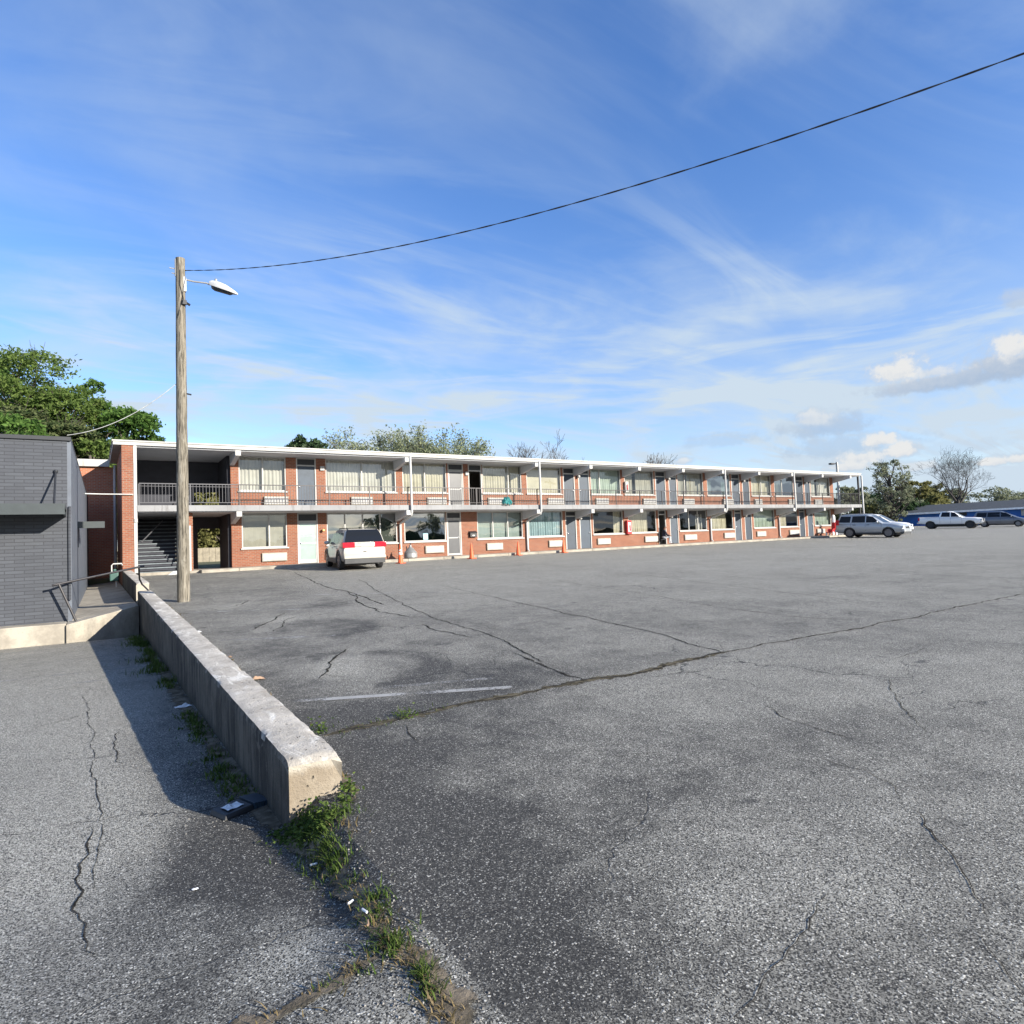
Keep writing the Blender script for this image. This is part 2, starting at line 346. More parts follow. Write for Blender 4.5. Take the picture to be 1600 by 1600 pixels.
# ------------------------------------------------------------------ mesh helpers
class MB:
    def __init__(s): s.v = []; s.f = []; s.mi = []; s.cur = 0
    def quad(s, *pts):
        i = len(s.v); s.v += [tuple(p) for p in pts]; s.f.append(tuple(range(i, i + len(pts)))); s.mi.append(s.cur)
    def box(s, x0, x1, y0, y1, z0, z1):
        i = len(s.v); s.v += [(x, y, z) for z in (z0, z1) for x, y in ((x0, y0), (x1, y0), (x1, y1), (x0, y1))]
        for q in ((0, 3, 2, 1), (4, 5, 6, 7), (0, 1, 5, 4), (1, 2, 6, 5), (2, 3, 7, 6), (3, 0, 4, 7)):
            s.f.append(tuple(i + k for k in q)); s.mi.append(s.cur)
    def hexa(s, lo, hi):                      # 4 low points, 4 high points
        i = len(s.v); s.v += [tuple(p) for p in lo] + [tuple(p) for p in hi]
        for q in ((0, 3, 2, 1), (4, 5, 6, 7), (0, 1, 5, 4), (1, 2, 6, 5), (2, 3, 7, 6), (3, 0, 4, 7)):
            s.f.append(tuple(i + k for k in q)); s.mi.append(s.cur)
    def tube(s, pts, rad, k=8, cap=True):
        pts = [Vector(p) for p in pts]; n = len(pts)
        if not hasattr(rad, '__len__'): rad = [rad] * n
        base = len(s.v); prev = None
        for j, p in enumerate(pts):
            d = (pts[min(j + 1, n - 1)] - pts[max(j - 1, 0)]).normalized()
            if prev is None:
                a = d.orthogonal().normalized()
            else:
                a = (prev - d * prev.dot(d))
                a = a.normalized() if a.length > 1e-6 else d.orthogonal().normalized()
            prev = a; bb = d.cross(a)
            for q in range(k):
                an = 2 * math.pi * q / k
                s.v.append(tuple(p + (a * math.cos(an) + bb * math.sin(an)) * rad[j]))
        for j in range(n - 1):
            for q in range(k):
                s.f.append((base + j * k + q, base + j * k + (q + 1) % k, base + (j + 1) * k + (q + 1) % k, base + (j + 1) * k + q)); s.mi.append(s.cur)
        if cap:
            s.f.append(tuple(base + q for q in reversed(range(k)))); s.mi.append(s.cur)
            s.f.append(tuple(base + (n - 1) * k + q for q in range(k))); s.mi.append(s.cur)
    def lathe(s, prof, k=20, c=(0, 0, 0), axis='z'):
        base = len(s.v)
        for r, h in prof:
            for q in range(k):
                a = 2 * math.pi * q / k; x, y = r * math.cos(a), r * math.sin(a)
                p = (x, y, h) if axis == 'z' else (x, h, y)
                s.v.append((p[0] + c[0], p[1] + c[1], p[2] + c[2]))
        for j in range(len(prof) - 1):
            for q in range(k):
                s.f.append((base + j * k + q, base + j * k + (q + 1) % k, base + (j + 1) * k + (q + 1) % k, base + (j + 1) * k + q)); s.mi.append(s.cur)
        s.f.append(tuple(base + q for q in reversed(range(k)))); s.mi.append(s.cur)
        s.f.append(tuple(base + (len(prof) - 1) * k + q for q in range(k))); s.mi.append(s.cur)
    def ball(s, c, r, k=10):
        rr = r if hasattr(r, '__len__') else (r, r, r)
        b0 = len(s.v); h = k // 2
        s.v.append((c[0], c[1], c[2] - rr[2]))
        for j in range(1, h):
            ph = -math.pi / 2 + math.pi * j / h
            for q in range(k):
                a = 2 * math.pi * q / k
                s.v.append((c[0] + rr[0] * math.cos(ph) * math.cos(a), c[1] + rr[1] * math.cos(ph) * math.sin(a), c[2] + rr[2] * math.sin(ph)))
        s.v.append((c[0], c[1], c[2] + rr[2])); top = len(s.v) - 1
        for q in range(k):
            s.f.append((b0, b0 + 1 + (q + 1) % k, b0 + 1 + q)); s.mi.append(s.cur)
            s.f.append((top, top - k + q, top - k + (q + 1) % k)); s.mi.append(s.cur)
        for j in range(h - 2):
            for q in range(k):
                o = b0 + 1 + j * k
                s.f.append((o + q, o + (q + 1) % k, o + k + (q + 1) % k, o + k + q)); s.mi.append(s.cur)
    def mesh(s, name, mats, smooth=None, recalc=True):
        me = bpy.data.meshes.new(name); me.from_pydata(s.v, [], s.f)
        for m_ in (mats if isinstance(mats, (list, tuple)) else [mats]): me.materials.append(m_)
        if any(s.mi): me.polygons.foreach_set('material_index', s.mi)
        if recalc:
            bm = bmesh.new(); bm.from_mesh(me); bmesh.ops.recalc_face_normals(bm, faces=bm.faces); bm.to_mesh(me); bm.free()
        if smooth is not None:
            me.polygons.foreach_set('use_smooth', [True] * len(me.polygons))
            me.set_sharp_from_angle(angle=R(smooth))
        me.update(); return me
    def build(s, name, mats, parent=None, smooth=None, recalc=True):
        o = bpy.data.objects.new(name, s.mesh(name, mats, smooth, recalc)); COL.objects.link(o)
        if parent: o.parent = parent
        return o
def tag(o, label=None, cat=None, group=None, kind=None):
    if label: o['label'] = label
    if cat: o['category'] = cat
    if group: o['group'] = group
    if kind: o['kind'] = kind
    return o
def empty(name, loc, label, cat, rz=0, group=None):
    o = bpy.data.objects.new(name, None); COL.objects.link(o); o.location = loc; o.rotation_euler = (0, 0, rz)
    o.empty_display_size = .3
    return tag(o, label, cat, group)
def bevel_mesh(o, w=.01, seg=2):
    bm = bmesh.new(); bm.from_mesh(o.data)
    bmesh.ops.remove_doubles(bm, verts=bm.verts, dist=1e-5)
    bmesh.ops.bevel(bm, geom=[e for e in bm.edges if e.is_manifold and e.calc_face_angle(0) > .5], offset=w, segments=seg, affect='EDGES', profile=.6)
    bm.to_mesh(o.data); bm.free(); return o
def copy_tree(o, parent=None):
    c = o.copy(); COL.objects.link(c)
    if parent: c.parent = parent
    for ch in [q for q in bpy.data.objects if q.parent == o]: copy_tree(ch, c)
    return c

# ------------------------------------------------------------------ ground, lots
WALL_L, WALL_R = 1.0, 1.33
def low(u, n):
    p = lot(u, n); z = -.13 - .008 * (n - 4.5)
    t_ = sstep(1.3, 4.5, n); q = p * (1 - t_) + z * t_
    w = sstep(.93, 1.17, u) * (1 - sstep(4.22, 4.4, n)) if n > 3.2 else sstep(.93 - .7 * (1 - sstep(2.2, 3.2, n)), 1.17, u)
    return q * (1 - w) + p * w
def on_low(x, y):
    z = 0
    for _ in range(12):
        p = on_z(x, y, z); z = low(p.x, p.y)
    return on_z(x, y, z)
BLOBS = []
def blob(x, y, ru, rn, amp, surf=on_lot, rot=0):
    p = surf(x, y); BLOBS.append((p.x, p.y, ru, rn, amp * 1.5, rot))
# sealed / oily darker areas (by the wall also its shadow, painted in), worn paler ones (places found on the photo, spread over the real surface)
blob(640, 1260, .8, 1.2, -.30); blob(760, 1420, .8, .8, -.12); blob(880, 1500, .6, .5, -.08)
blob(500, 1130, 1.1, 1.0, -.22); blob(440, 1060, 1.0, 1.0, -.16); blob(720, 1075, 1.6, 1.0, -.22); blob(850, 1060, 1.6, 1.0, -.15); blob(535, 1050, .7, .9, .30); blob(425, 970, .8, .7, .30); blob(600, 1085, .9, .3, .12); blob(370, 945, .8, .6, .22); blob(640, 950, 2.5, 1.5, .10); blob(600, 1180, 1.2, .5, -.18)
blob(560, 1290, .4, .4, -.3); blob(1000, 1060, 3, 1.0, .12); blob(1150, 1180, 2, .8, -.12)
blob(1250, 1330, 1.5, .8, .10); blob(1400, 1080, 4, 1.6, .10)
blob(150, 1180, .5, 3, .28, on_low); blob(60, 1320, .6, 1.0, .22, on_low); blob(280, 1420, .5, .8, -.24, on_low); blob(360, 1350, .55, .7, -.28, on_low); blob(330, 1240, .35, 1.4, -.12, on_low); blob(270, 1120, .4, 4, -.08, on_low)
blob(455, 1490, .22, .17, .60, on_low); blob(250, 1180, .35, 2.5, -.18, on_low); blob(340, 1560, .5, .3, -.2, on_low); blob(150, 1560, .5, .25, -.1, on_low)
blob(560, 1400, .25, .5, -.3, on_low); blob(230, 1250, .25, .6, .15, on_low); blob(60, 1100, 1, 4, .2, on_low)
ARCS = []
for (x, y, r, w, a, s0, s1) in ((552, 1045, 1.0, .20, -.42, -95, 105), (545, 1048, .62, .14, -.20, -60, 100), (462, 985, 1.15, .28, -.34, -80, 115), (450, 985, .70, .2, -.22, -60, 120), (420, 948, 1.5, .3, -.22, -60, 120), (600, 985, 1.6, .25, -.14, -100, 60)):
    p = on_lot(x, y); ARCS.append((p.x, p.y, r, w, a, R(s0), R(s1)))
PALE = [[on_lot(*q) for q in P_] for P_ in (((478, 1062), (512, 1030), (548, 1010), (572, 1014), (566, 1050), (545, 1060)), ((392, 988), (425, 966), (470, 960), (430, 986)), ((332, 952), (372, 943), (398, 938), (362, 951)))]
def inside(u, n, P_):
    c = False; k = len(P_)
    for i_ in range(k):
        a, b_ = P_[i_], P_[i_ - 1]
        if (a.y > n) != (b_.y > n) and u < (b_.x - a.x) * (n - a.y) / (b_.y - a.y) + a.x: c = not c
    return c
def wear_and_light(u, n, base):
    v = base
    for (x, y, ru, rn, a, rot) in BLOBS:
        d = ((u - x) / ru) ** 2 + ((n - y) / rn) ** 2
        if d < 9: v += a * math.exp(-d * 1.1)
    for (x, y, r, w, a, s0, s1) in ARCS:
        d = math.hypot(u - x, n - y) - r
        if abs(d) < 2.5 * w and s0 < math.atan2(n - y, u - x) < s1: v += a * math.exp(-(d / w) ** 2)
    if 0 < u < 9 and 7 < n < 20:
        for P_ in PALE:
            if inside(u, n, P_): v += .34
    return v
def sheet(name, us, ns, zf, mat, base=None, kind='structure', skip=None):
    mb = MB(); nu, nn = len(us), len(ns)
    mb.v = [(u, n, zf(u, n)) for n in ns for u in us]
    for j in range(nn - 1):
        for i in range(nu - 1):
            if skip and skip((us[i] + us[i + 1]) / 2, (ns[j] + ns[j + 1]) / 2): continue
            mb.f.append((j * nu + i, j * nu + i + 1, (j + 1) * nu + i + 1, (j + 1) * nu + i)); mb.mi.append(0)
    o = mb.build(name, mat, smooth=60, recalc=False)
    if base is not None:
        a = o.data.attributes.new('wear_and_light', 'FLOAT', 'POINT')
        a.data.foreach_set('value', [wear_and_light(v[0], v[1], base(v[0], v[1])) for v in mb.v])
    return tag(o, kind=kind)
def grade(a, b, s0, g=1.06):
    r = [a]; s = s0
    while r[-1] + s < b: r.append(r[-1] + s); s *= g
    r.append(b); return r
us = [1.17, 1.21, 1.26] + grade(1.35, 175, .10, 1.017)
ns = [-60, -40, -20, -8, -3, -1, 0] + grade(.5, 31.0, .12, 1.01) + [34, 38, 44, 52, 60, 75]
sheet('parking_lot', us, ns, lambda u, n: lot(u, n), M['asphalt'],
      lambda u, n: .34 + .30 * sstep(5, 20, n) * sstep(1.5, 9, u) + .16 * sstep(4, 20, u) + .05 * sstep(2, 6, u), skip=lambda u, n: u < 57.5 and n > 31.0)  # paler with distance: glancing sunlight painted in together with wear
us2 = [1.17 - x for x in grade(0, 60, .1, 1.04)][::-1]
sheet('driveway', us2, [-60, -40, -20, -8, -3, -1, 0] + grade(.5, 18.0, .1, 1.015), low, M['asphalt'],
      lambda u, n: .72 - .22 * sstep(-.3, .6, u) * sstep(3, 6, n) - .12 * (1 - sstep(2, 5, n)))  # darker towards the wall: staining plus the wall's shadow deepened in colour
def terr(u, n):
    d = max(0, math.hypot(u - 40, n - 10) - 130)
    return max(-3, min(1.45, lot(u, n))) - .35 - (0.10 if n < 31.5 else 0) - (1.3 if u < 10 and n < 34 else 0)
sheet('ground', [-1500, -700, -300, -150, -80, -40, -20, 0, 20, 40, 60, 80, 100, 130, 170, 220, 320, 700, 1500],
      [-1500, -700, -300, -150, -80, -60, -40, -20, 0, 10, 18, 25, 31, 36, 44, 60, 80, 120, 200, 400, 800, 1500], terr, M['ground'])

# cracks and seams: thin uneven strips on the surface
def strip(mb, pts, w, lift=.004, surf=lot, jag=.45, step=.06, seed=0):
    rnd = random.Random(seed); out = []
    for a, b in zip(pts[:-1], pts[1:]):
        d = (b - a); n = max(1, int(d.length / step))
        out += [a + d * (i / n) for i in range(n)]
    out.append(pts[-1]); L = len(out); i0 = len(mb.v)
    for i, p in enumerate(out):
        d = (out[min(i + 1, L - 1)] - out[max(i - 1, 0)]); d.z = 0; d.normalize(); q = Vector((-d.y, d.x, 0))
        off = noise.noise(Vector((p.x * 1.3, p.y * 1.3, seed))) * .09 + noise.noise(Vector((p.x * 6, p.y * 6, seed + 5))) * .035 + noise.noise(Vector((p.x * 19, p.y * 19, seed + 5))) * .014
        ww = w * (.35 + jag * abs(noise.noise(Vector((p.x * 3, p.y * 3, seed + 9)))) * 3 + rnd.random() * .25) * min(1, .15 + min(i, L - 1 - i) / 4)
        for s in (-1, 0, 1):
            v = p + q * (off + s * ww * .9); mb.v.append((v.x, v.y, surf(v.x, v.y) + lift))
            if not hasattr(mb, 'core'): mb.core = []
            mb.core.append(0 if s else 1)
    for i in range(L - 1):
        for k in (0, 1):
            mb.f.append((i0 + 3 * i + k, i0 + 3 * i + k + 1, i0 + 3 * i + k + 4, i0 + 3 * i + k + 3)); mb.mi.append(0)
def lay(mb, name, mat):
    o = mb.build(name, mat, recalc=False)
    o.data.attributes.new('core', 'FLOAT', 'POINT').data.foreach_set('value', [float(x) for x in mb.core])
    return tag(o, kind='structure')
def px(*pts, s=on_lot): return [s(x, y) for x, y in pts]
mb = MB(); SEAM = px((505, 1150), (560, 1138), (640, 1120), (720, 1100), (800, 1086), (915, 1064), (1010, 1048), (1130, 1020), (1230, 1000), (1330, 984), (1420, 966), (1520, 944), (1600, 928), (1700, 908))
strip(mb, SEAM, .036, seed=1)
for i, (pts, w) in enumerate([
    (((800, 940), (870, 955), (940, 970), (1010, 985), (1045, 993), (1090, 1010), (1140, 1022)), .045),
    (((800, 1020), (850, 1040), (915, 1064)), .04), (((560, 905), (620, 940), (690, 970), (760, 990), (850, 1035)), .04),
    (((690, 915), (800, 940)), .03), (((980, 895), (1100, 910), (1220, 925), (1330, 938), (1410, 945)), .035),
    (((820, 900), (960, 920), (1100, 945), (1220, 962), (1350, 970)), .03), (((640, 905), (800, 893), (950, 887), (1100, 881)), .03),
    (((1190, 1100), (1230, 1122), (1290, 1142), (1340, 1160)), .02), (((1385, 1060), (1400, 1095), (1430, 1130), (1465, 1155)), .018),
    (((1265, 1182), (1310, 1200), (1350, 1205), (1395, 1230), (1420, 1255)), .018), (((1420, 1255), (1440, 1290), (1480, 1320), (1530, 1390), (1550, 1440)), .016),
    (((1600, 1570), (1560, 1505), (1530, 1450)), .014), (((1280, 1390), (1260, 1450), (1230, 1500), (1180, 1540), (1140, 1590)), .012),
    (((460, 895), (510, 918), (545, 925), (600, 945)), .07), (((548, 925), (565, 945), (590, 955), (640, 965)), .06), (((660, 975), (680, 985), (740, 995)), .05),
    (((545, 1012), (525, 1030), (510, 1050), (496, 1062)), .05), (((510, 1055), (535, 1057), (560, 1052)), .03), (((445, 958), (425, 970), (395, 985)), .05), (((463, 962), (445, 972), (425, 988)), .035),
    (((390, 938), (365, 948), (335, 951)), .05), (((1000, 1060), (1080, 1050), (1150, 1045), (1250, 1050)), .014), (((630, 1130), (645, 1150), (660, 1160)), .02),
    (((1380, 1030), (1440, 1020), (1450, 1012)), .02), (((1450, 1090), (1600, 1110)), .014), (((950, 1185), (1010, 1180), (1060, 1178)), .012)]):
    strip(mb, px(*pts), w * (.5 if w <= .02 else .75), seed=10 + i)
lay(mb, 'lot_cracks', M['crack'])
mb = MB()
for i, (pts, w) in enumerate([(((128, 1085), (138, 1105), (139, 1140), (146, 1180), (150, 1230), (158, 1290), (150, 1340), (145, 1390)), .008),
    (((138, 1290), (132, 1330), (126, 1380), (122, 1420), (130, 1455), (150, 1480), (172, 1495)), .012), (((136, 1115), (90, 1128), (40, 1142)), .02),
    (((180, 1140), (182, 1170), (192, 1195)), .012)]):
    strip(mb, px(*pts, s=on_low), w, surf=low, seed=40 + i)
lay(mb, 'driveway_cracks', M['crack'])

# gritty soil seam running from the wall end to the foreground
WS = [(440, 1300), (500, 1330), (530, 1380), (570, 1410), (600, 1450), (610, 1480), (650, 1520), (690, 1580), (720, 1640)]
def surf_any(u, n): return lot(u, n) if u > 1.17 else low(u, n)
def on_any(x, y):
    p = on_low(x, y); return p if p.x < 1.17 else on_lot(x, y)
mb = MB(); wpts = [on_any(x, y) for x, y in WS]
strip(mb, wpts, .13, lift=.006, surf=surf_any, seed=3, step=.03, jag=.5)
br_ = [on_low(x, y) for x, y in ((600, 1495), (560, 1515), (510, 1545), (440, 1580), (380, 1600), (300, 1640))]
strip(mb, br_, .07, lift=.006, surf=surf_any, seed=4, step=.04, jag=.6)
wl = [Vector((.93, n, 0)) for n in (4.3, 6, 8, 10, 12, 14, 16, 18)]
strip(mb, wl, .22, lift=.005, surf=low, seed=5, step=.1, jag=.5)
strip(mb, [Vector((1.36, n, 0)) for n in (4.1, 5, 6, 8)], .12, lift=.005, seed=6, step=.06, jag=.6)
lay(mb, 'soil_seam', M['dirt'])
mb = MB(); strip(mb, [p.copy() for p in SEAM[:8]], .12, lift=.003, seed=21, jag=.5)
lay(mb, 'seam_soil', M['drysoil'])

# bay lines
def line(mb, a, b, w, surf, lift=.0045):
    d = (b - a); n = max(2, int(d.length / .4)); q = Vector((-d.y, d.x, 0)).normalized() * (w / 2)
    i0 = len(mb.v)
    for i in range(n + 1):
        p = a + d * (i / n)
        for s in (-1, 1):
            v = p + q * s; mb.v.append((v.x, v.y, surf(v.x, v.y) + lift))
    for i in range(n):
        mb.f.append((i0 + 2 * i, i0 + 2 * i + 1, i0 + 2 * i + 3, i0 + 2 * i + 2)); mb.mi.append(0)
mb = MB()
for a, b, w in (((460, 1096), (800, 1074), .11), ((345, 1001), (525, 993), .11), ((296, 957), (470, 952), .11), ((690, 925), (480, 930), .10)):
    line(mb, on_lot(*a), on_lot(*b), w, lot)
for u in (20.5, 23.3, 26.1, 28.9, 31.7, 34.5): line(mb, Vector((u, 25.5, 0)), Vector((u, 30.6, 0)), .10, lot)
tag(mb.build('bay_lines', M['line'], recalc=False), kind='structure')
mb = MB()
for a, b in (((560, 985), (650, 974)), ((600, 1075), (770, 1060))): line(mb, on_lot(*a), on_lot(*b), .10, lot)
for a, b in (((0, 1042), (240, 1018)), ((0, 1065), (230, 1040)), ((60, 1075), (245, 1052)), ((0, 1022), (150, 1008))): line(mb, on_low(*a), on_low(*b), .10, low)
tag(mb.build('faded_bay_lines', M['linefaint'], recalc=False), kind='structure')

# ------------------------------------------------------------------ concrete retaining wall
def wall(name, n0, n1, zt0, zt1, label, seed, step=.045, zbase=-.5, chip=1):
    mb = MB(); L = n1 - n0; k = int(L / step)
    prof = [(0, 0), (0, .35), (0, .6), (0, .8), (0, .92), (.012, .985), (.05, 1), (.12, 1), (.2, 1), (.27, 1), (.318, .99), (.33, .93), (.33, .8), (.33, .5), (.33, 0)]
    K = len(prof)
    for i in range(k + 1):
        n = n0 + L * i / k; zt = zt0 + (zt1 - zt0) * i / k
        e = max(0, 1 - (n - n0) / .12) * chip
        for j, (x, h) in enumerate(prof):
            z = zbase + (zt - zbase) * h
            if h > .9: z = zt - (1 - h) * .5
            jn = (n - n0) % 3.05; joint = max(0, 1 - abs(jn - 2.9) / .03) if h > .3 else 0
            P = Vector((WALL_L + x, n, z)); s = Vector((P.x * 7, n * 5, z * 7 + seed))
            d = noise.noise(s) * .005 + noise.noise(s * 4) * .004 + noise.noise(s * 11) * .002
            edge = 1 if j in (5, 10, 4, 11) else 0
            cp = max(0, noise.noise(Vector((n * 2.2, j, seed))) - .15) * .014 * edge + max(0, noise.noise(Vector((n * 9, j * 3, seed + 4))) - .25) * .03 * edge
            P.x += (-d if j < 6 else d if j > 9 else 0) + (cp if j < 6 else -cp if j > 9 else 0)
            if h > .9: P.z += d * .6 - cp * .6 - e * e * (.03 + .03 * noise.noise(Vector((x * 14, 2, seed)))) - joint * .006
            if e > 0: P.y += noise.noise(Vector((x * 9, z * 9, seed))) * .02 + (.03 * e if h > .95 else 0)
            mb.v.append(tuple(P))
    for i in range(k):
        for j in range(K - 1):
            mb.f.append((i * K + j, i * K + j + 1, (i + 1) * K + j + 1, (i + 1) * K + j)); mb.mi.append(0)
    for b0 in (0, k * K): mb.f.append(tuple(range(b0, b0 + K))); mb.mi.append(0)
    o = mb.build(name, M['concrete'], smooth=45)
    return tag(o, label, 'wall')
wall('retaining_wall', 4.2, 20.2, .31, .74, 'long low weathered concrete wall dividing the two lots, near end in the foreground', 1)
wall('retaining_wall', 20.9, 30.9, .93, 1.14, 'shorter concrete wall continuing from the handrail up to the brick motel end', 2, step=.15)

# ------------------------------------------------------------------ motel
FN, WN = 31.0, 32.5          # overhang edge, room front wall
U0, UE = 1.0, u_at(1302, 5, WN)
UX = u_at(1344, 5.2, FN)
Z2, ZS = 3.81, 3.55          # balcony slab top / underside
ZR, ZF = 6.51, 6.31          # roof top, fascia underside
def fl(u): return 1.0 + .005 * u
BAY = [5.49 + 4.06 * k for k in range(-1, 13)]
mot = empty('motel_building', (28, 37, 1), 'long two storey red brick motel with white flat roof and open balcony corridor', 'motel')
mot.location = (0, 0, 0)
def part(mb, name, mat, parent=mot, smooth=None, bev=0):
    o = mb.build(name, mat, parent, smooth)
    if bev: bevel_mesh(o, bev)
    return o
# roof with fascia and thin drip edge
mb = MB(); mb.box(.72, UX + .25, FN, 37.4, ZF + .0, ZR - .06); mb.box(.68, UX + .29, FN - .04, 37.44, ZR - .06, ZR); part(mb, 'roof', M['white'], bev=.008)
mb = MB(); mb.box(1.45, UX + .2, FN + .12, 37.3, ZF - .06, ZF - .002); part(mb, 'soffit', M['offwhite'])
mb = MB(); mb.box(1.55, UX + .1, FN, 37.3, ZS, Z2); part(mb, 'balcony_slab', M['slab'], bev=.006)
mb = MB(); mb.box(1.6, 5.4, FN + .1, 37.2, ZS - .03, ZS - .002); mb.box(5.4, UX, FN + .1, WN - .02, ZS - .03, ZS - .002); part(mb, 'balcony_soffit', M['offwhite'])
# left end pier and end wall
mb = MB(); mb.box(1.02, 1.44, FN + .05, 37.4, .4, ZF - .003); part(mb, 'end_wall', M['brick'])
mb = MB(); mb.box(1.44, 1.56, FN + .03, FN + .16, 1.02, ZF - .004); mb.lathe([(.075, 0), (.075, .16)], 10, (1.5, FN + .06, 3.1)); part(mb, 'corner_post', M['white'])
mb = MB(); mb.tube([(.94, 37.2, 6.2), (.92, 37.15, 5.9), (.92, 37.1, 1.2)], .06, 8); part(mb, 'downspout', M['gutter'], smooth=40)

def window(u0, u1, z0, z1, name='window', mull=(), cur='full', mat='cream', sill=True, gl='glass', seed=0, hrail=None):
    rnd = random.Random(seed); fr = .055
    mb = MB(); y0, y1 = WN + .02, WN + .10
    mb.box(u0, u0 + fr, y0, y1, z0, z1); mb.box(u1 - fr, u1, y0, y1, z0, z1)
    mb.box(u0 + fr, u1 - fr, y0, y1, z1 - fr, z1); mb.box(u0 + fr, u1 - fr, y0, y1, z0, z0 + fr)
    for q in mull:
        x = u0 + (u1 - u0) * q; mb.box(x - .03, x + .03, y0 + .005, y1 - .005, z0 + fr, z1 - fr)
    if hrail: mb.box(u0 + fr, u1 - fr, y0 + .008, y1 - .008, hrail - .025, hrail + .025)
    w = part(mb, name, M['white'])
    mb = MB(); mb.quad((u0 + fr, WN + .06, z0 + fr), (u1 - fr, WN + .06, z0 + fr), (u1 - fr, WN + .06, z1 - fr), (u0 + fr, WN + .06, z1 - fr))
    mb.build('pane', M[gl], w, recalc=False)
    if sill:
        mb = MB(); mb.box(u0 - .06, u1 + .06, WN - .07, WN + .02, z0 - .07, z0 - .003); bevel_mesh(mb.build('sill', M['white'], w), .008)
    def curt(a, b, zz0, zz1, amp=.035, lam=.17, lean=0):
        mb = MB(); k = max(4, int((b - a) / .035)); ph = rnd.random() * 6
        rows = [zz0 + (zz1 - zz0) * i / 4 for i in range(5)]
        for r_, z in enumerate(rows):
            for i in range(k + 1):
                x = a + (b - a) * i / k; s = 1 - .35 * r_ / 4
                xx = x + lean * (1 - r_ / 4) * (i / k) + math.sin(i * .9 + ph + r_) * .006
                mb.v.append((xx, WN + .20 + (math.sin(2 * math.pi * x / lam + ph + 1.3 * math.sin(x * 2.3)) + .4 * math.sin(x * 23 + ph)) * amp * s, z))
        for r_ in range(4):
            for i in range(k): mb.f.append((r_ * (k + 1) + i, r_ * (k + 1) + i + 1, (r_ + 1) * (k + 1) + i + 1, (r_ + 1) * (k + 1) + i)); mb.mi.append(0)
        mb.build('curtain', M[mat], w, smooth=80, recalc=False)
    a, b = u0 + fr + .01, u1 - fr - .01
    W_ = b - a
    if cur == 'full': curt(a, b, z0 + .04, z1 - .05)
    elif cur == 'left': curt(a, a + W_ * .45, z0 + .04, z1 - .05)
    elif cur == 'right': curt(b - W_ * .26, b, z0 + .04, z1 - .05, lean=-.12)
    elif cur == 'most': curt(a, a + W_ * .74, z0 + .04, z1 - .05)
    elif cur == 'mostright': curt(a + W_ * .25, b, z0 + .04, z1 - .05)
    elif cur == 'ends': curt(a, a + W_ * .22, z0 + .04, z1 - .05); curt(b - W_ * .3, b, z0 + .04, z1 - .05)
    elif cur == 'strips':
        for q in (.66, .76, .86): curt(a + W_ * q, a + W_ * (q + .05), z0 + .04, z1 - .3)
    elif cur == 'blind': curt(a, b, z0 + .04, z1 - .05, amp=.008, lam=.06)
    elif cur == 'gap': curt(a, a + W_ * .30, z0 + .04, z1 - .05); curt(a + W_ * .42, b, z0 + .04, z1 - .05)
    return w
def door(u0, u1, z0, z1, kind='solid', hinge='l', seed=0):
    fr = .06; zt = z0 + 2.03
    mb = MB(); y0, y1 = WN + .0, WN + .12
    mb.box(u0, u0 + fr, y0, y1, z0, z1); mb.box(u1 - fr, u1, y0, y1, z0, z1); mb.box(u0 + fr, u1 - fr, y0 + .01, y1 - .01, zt, zt + .07); mb.box(u0 + fr, u1 - fr, y0 + .01, y1 - .01, z1 - .05, z1)
    f = part(mb, 'door', M['white'])
    mb = MB(); mb.box(u0 + fr, u1 - fr, WN + .05, WN + .07, zt + .07, z1 - .05); mb.build('transom', M['dark'], f)
    a, b = u0 + fr + .005, u1 - fr - .005
    if kind == 'open': return f
    mb = MB(); mb.box(a, b, WN + .045, WN + .09, z0 + .01, zt - .005)
    o = mb.build('door_leaf', M[{'solid': ('door', 'doorb', 'doorc')[(seed * 7 + int(z0)) % 3], 'white': 'doorwhite', 'storm': 'doorscreen'}[kind]], f)
    if kind in ('white', 'storm'):
        mb = MB()
        for (q0, q1) in ((.0, .05), (.47, .50), (.97, 1.0)): mb.box(a + .05, b - .05, WN + .030, WN + .045, z0 + .02 + 2 * q0, z0 + .02 + 2 * q1)
        mb.box(a, a + .05, WN + .030, WN + .045, z0 + .02, zt - .01); mb.box(b - .05, b, WN + .030, WN + .045, z0 + .02, zt - .01)
        mb.build('storm_frame', M['white'], f)
        if kind == 'white':
            mb = MB(); mb.quad((a + .05, WN + .036, z0 + .2), (b - .05, WN + .036, z0 + .2), (b - .05, WN + .036, zt - .05), (a + .05, WN + .036, zt - .05)); mb.build('storm_glass', M['glass'], f, recalc=False)
    hx = b - .09 if hinge == 'l' else a + .09
    mb = MB(); mb.lathe([(.035, 0), (.035, .01), (.014, .012), (.014, .04), (.03, .05), (.03, .075), (.012, .085)], 10, (0, 0, 0), 'y')
    mb.v = [(hx + x, WN + .044 - y, z0 + 1.0 + z) for x, y, z in mb.v]; mb.build('handle', M['chrome'], f, smooth=40)
    return f
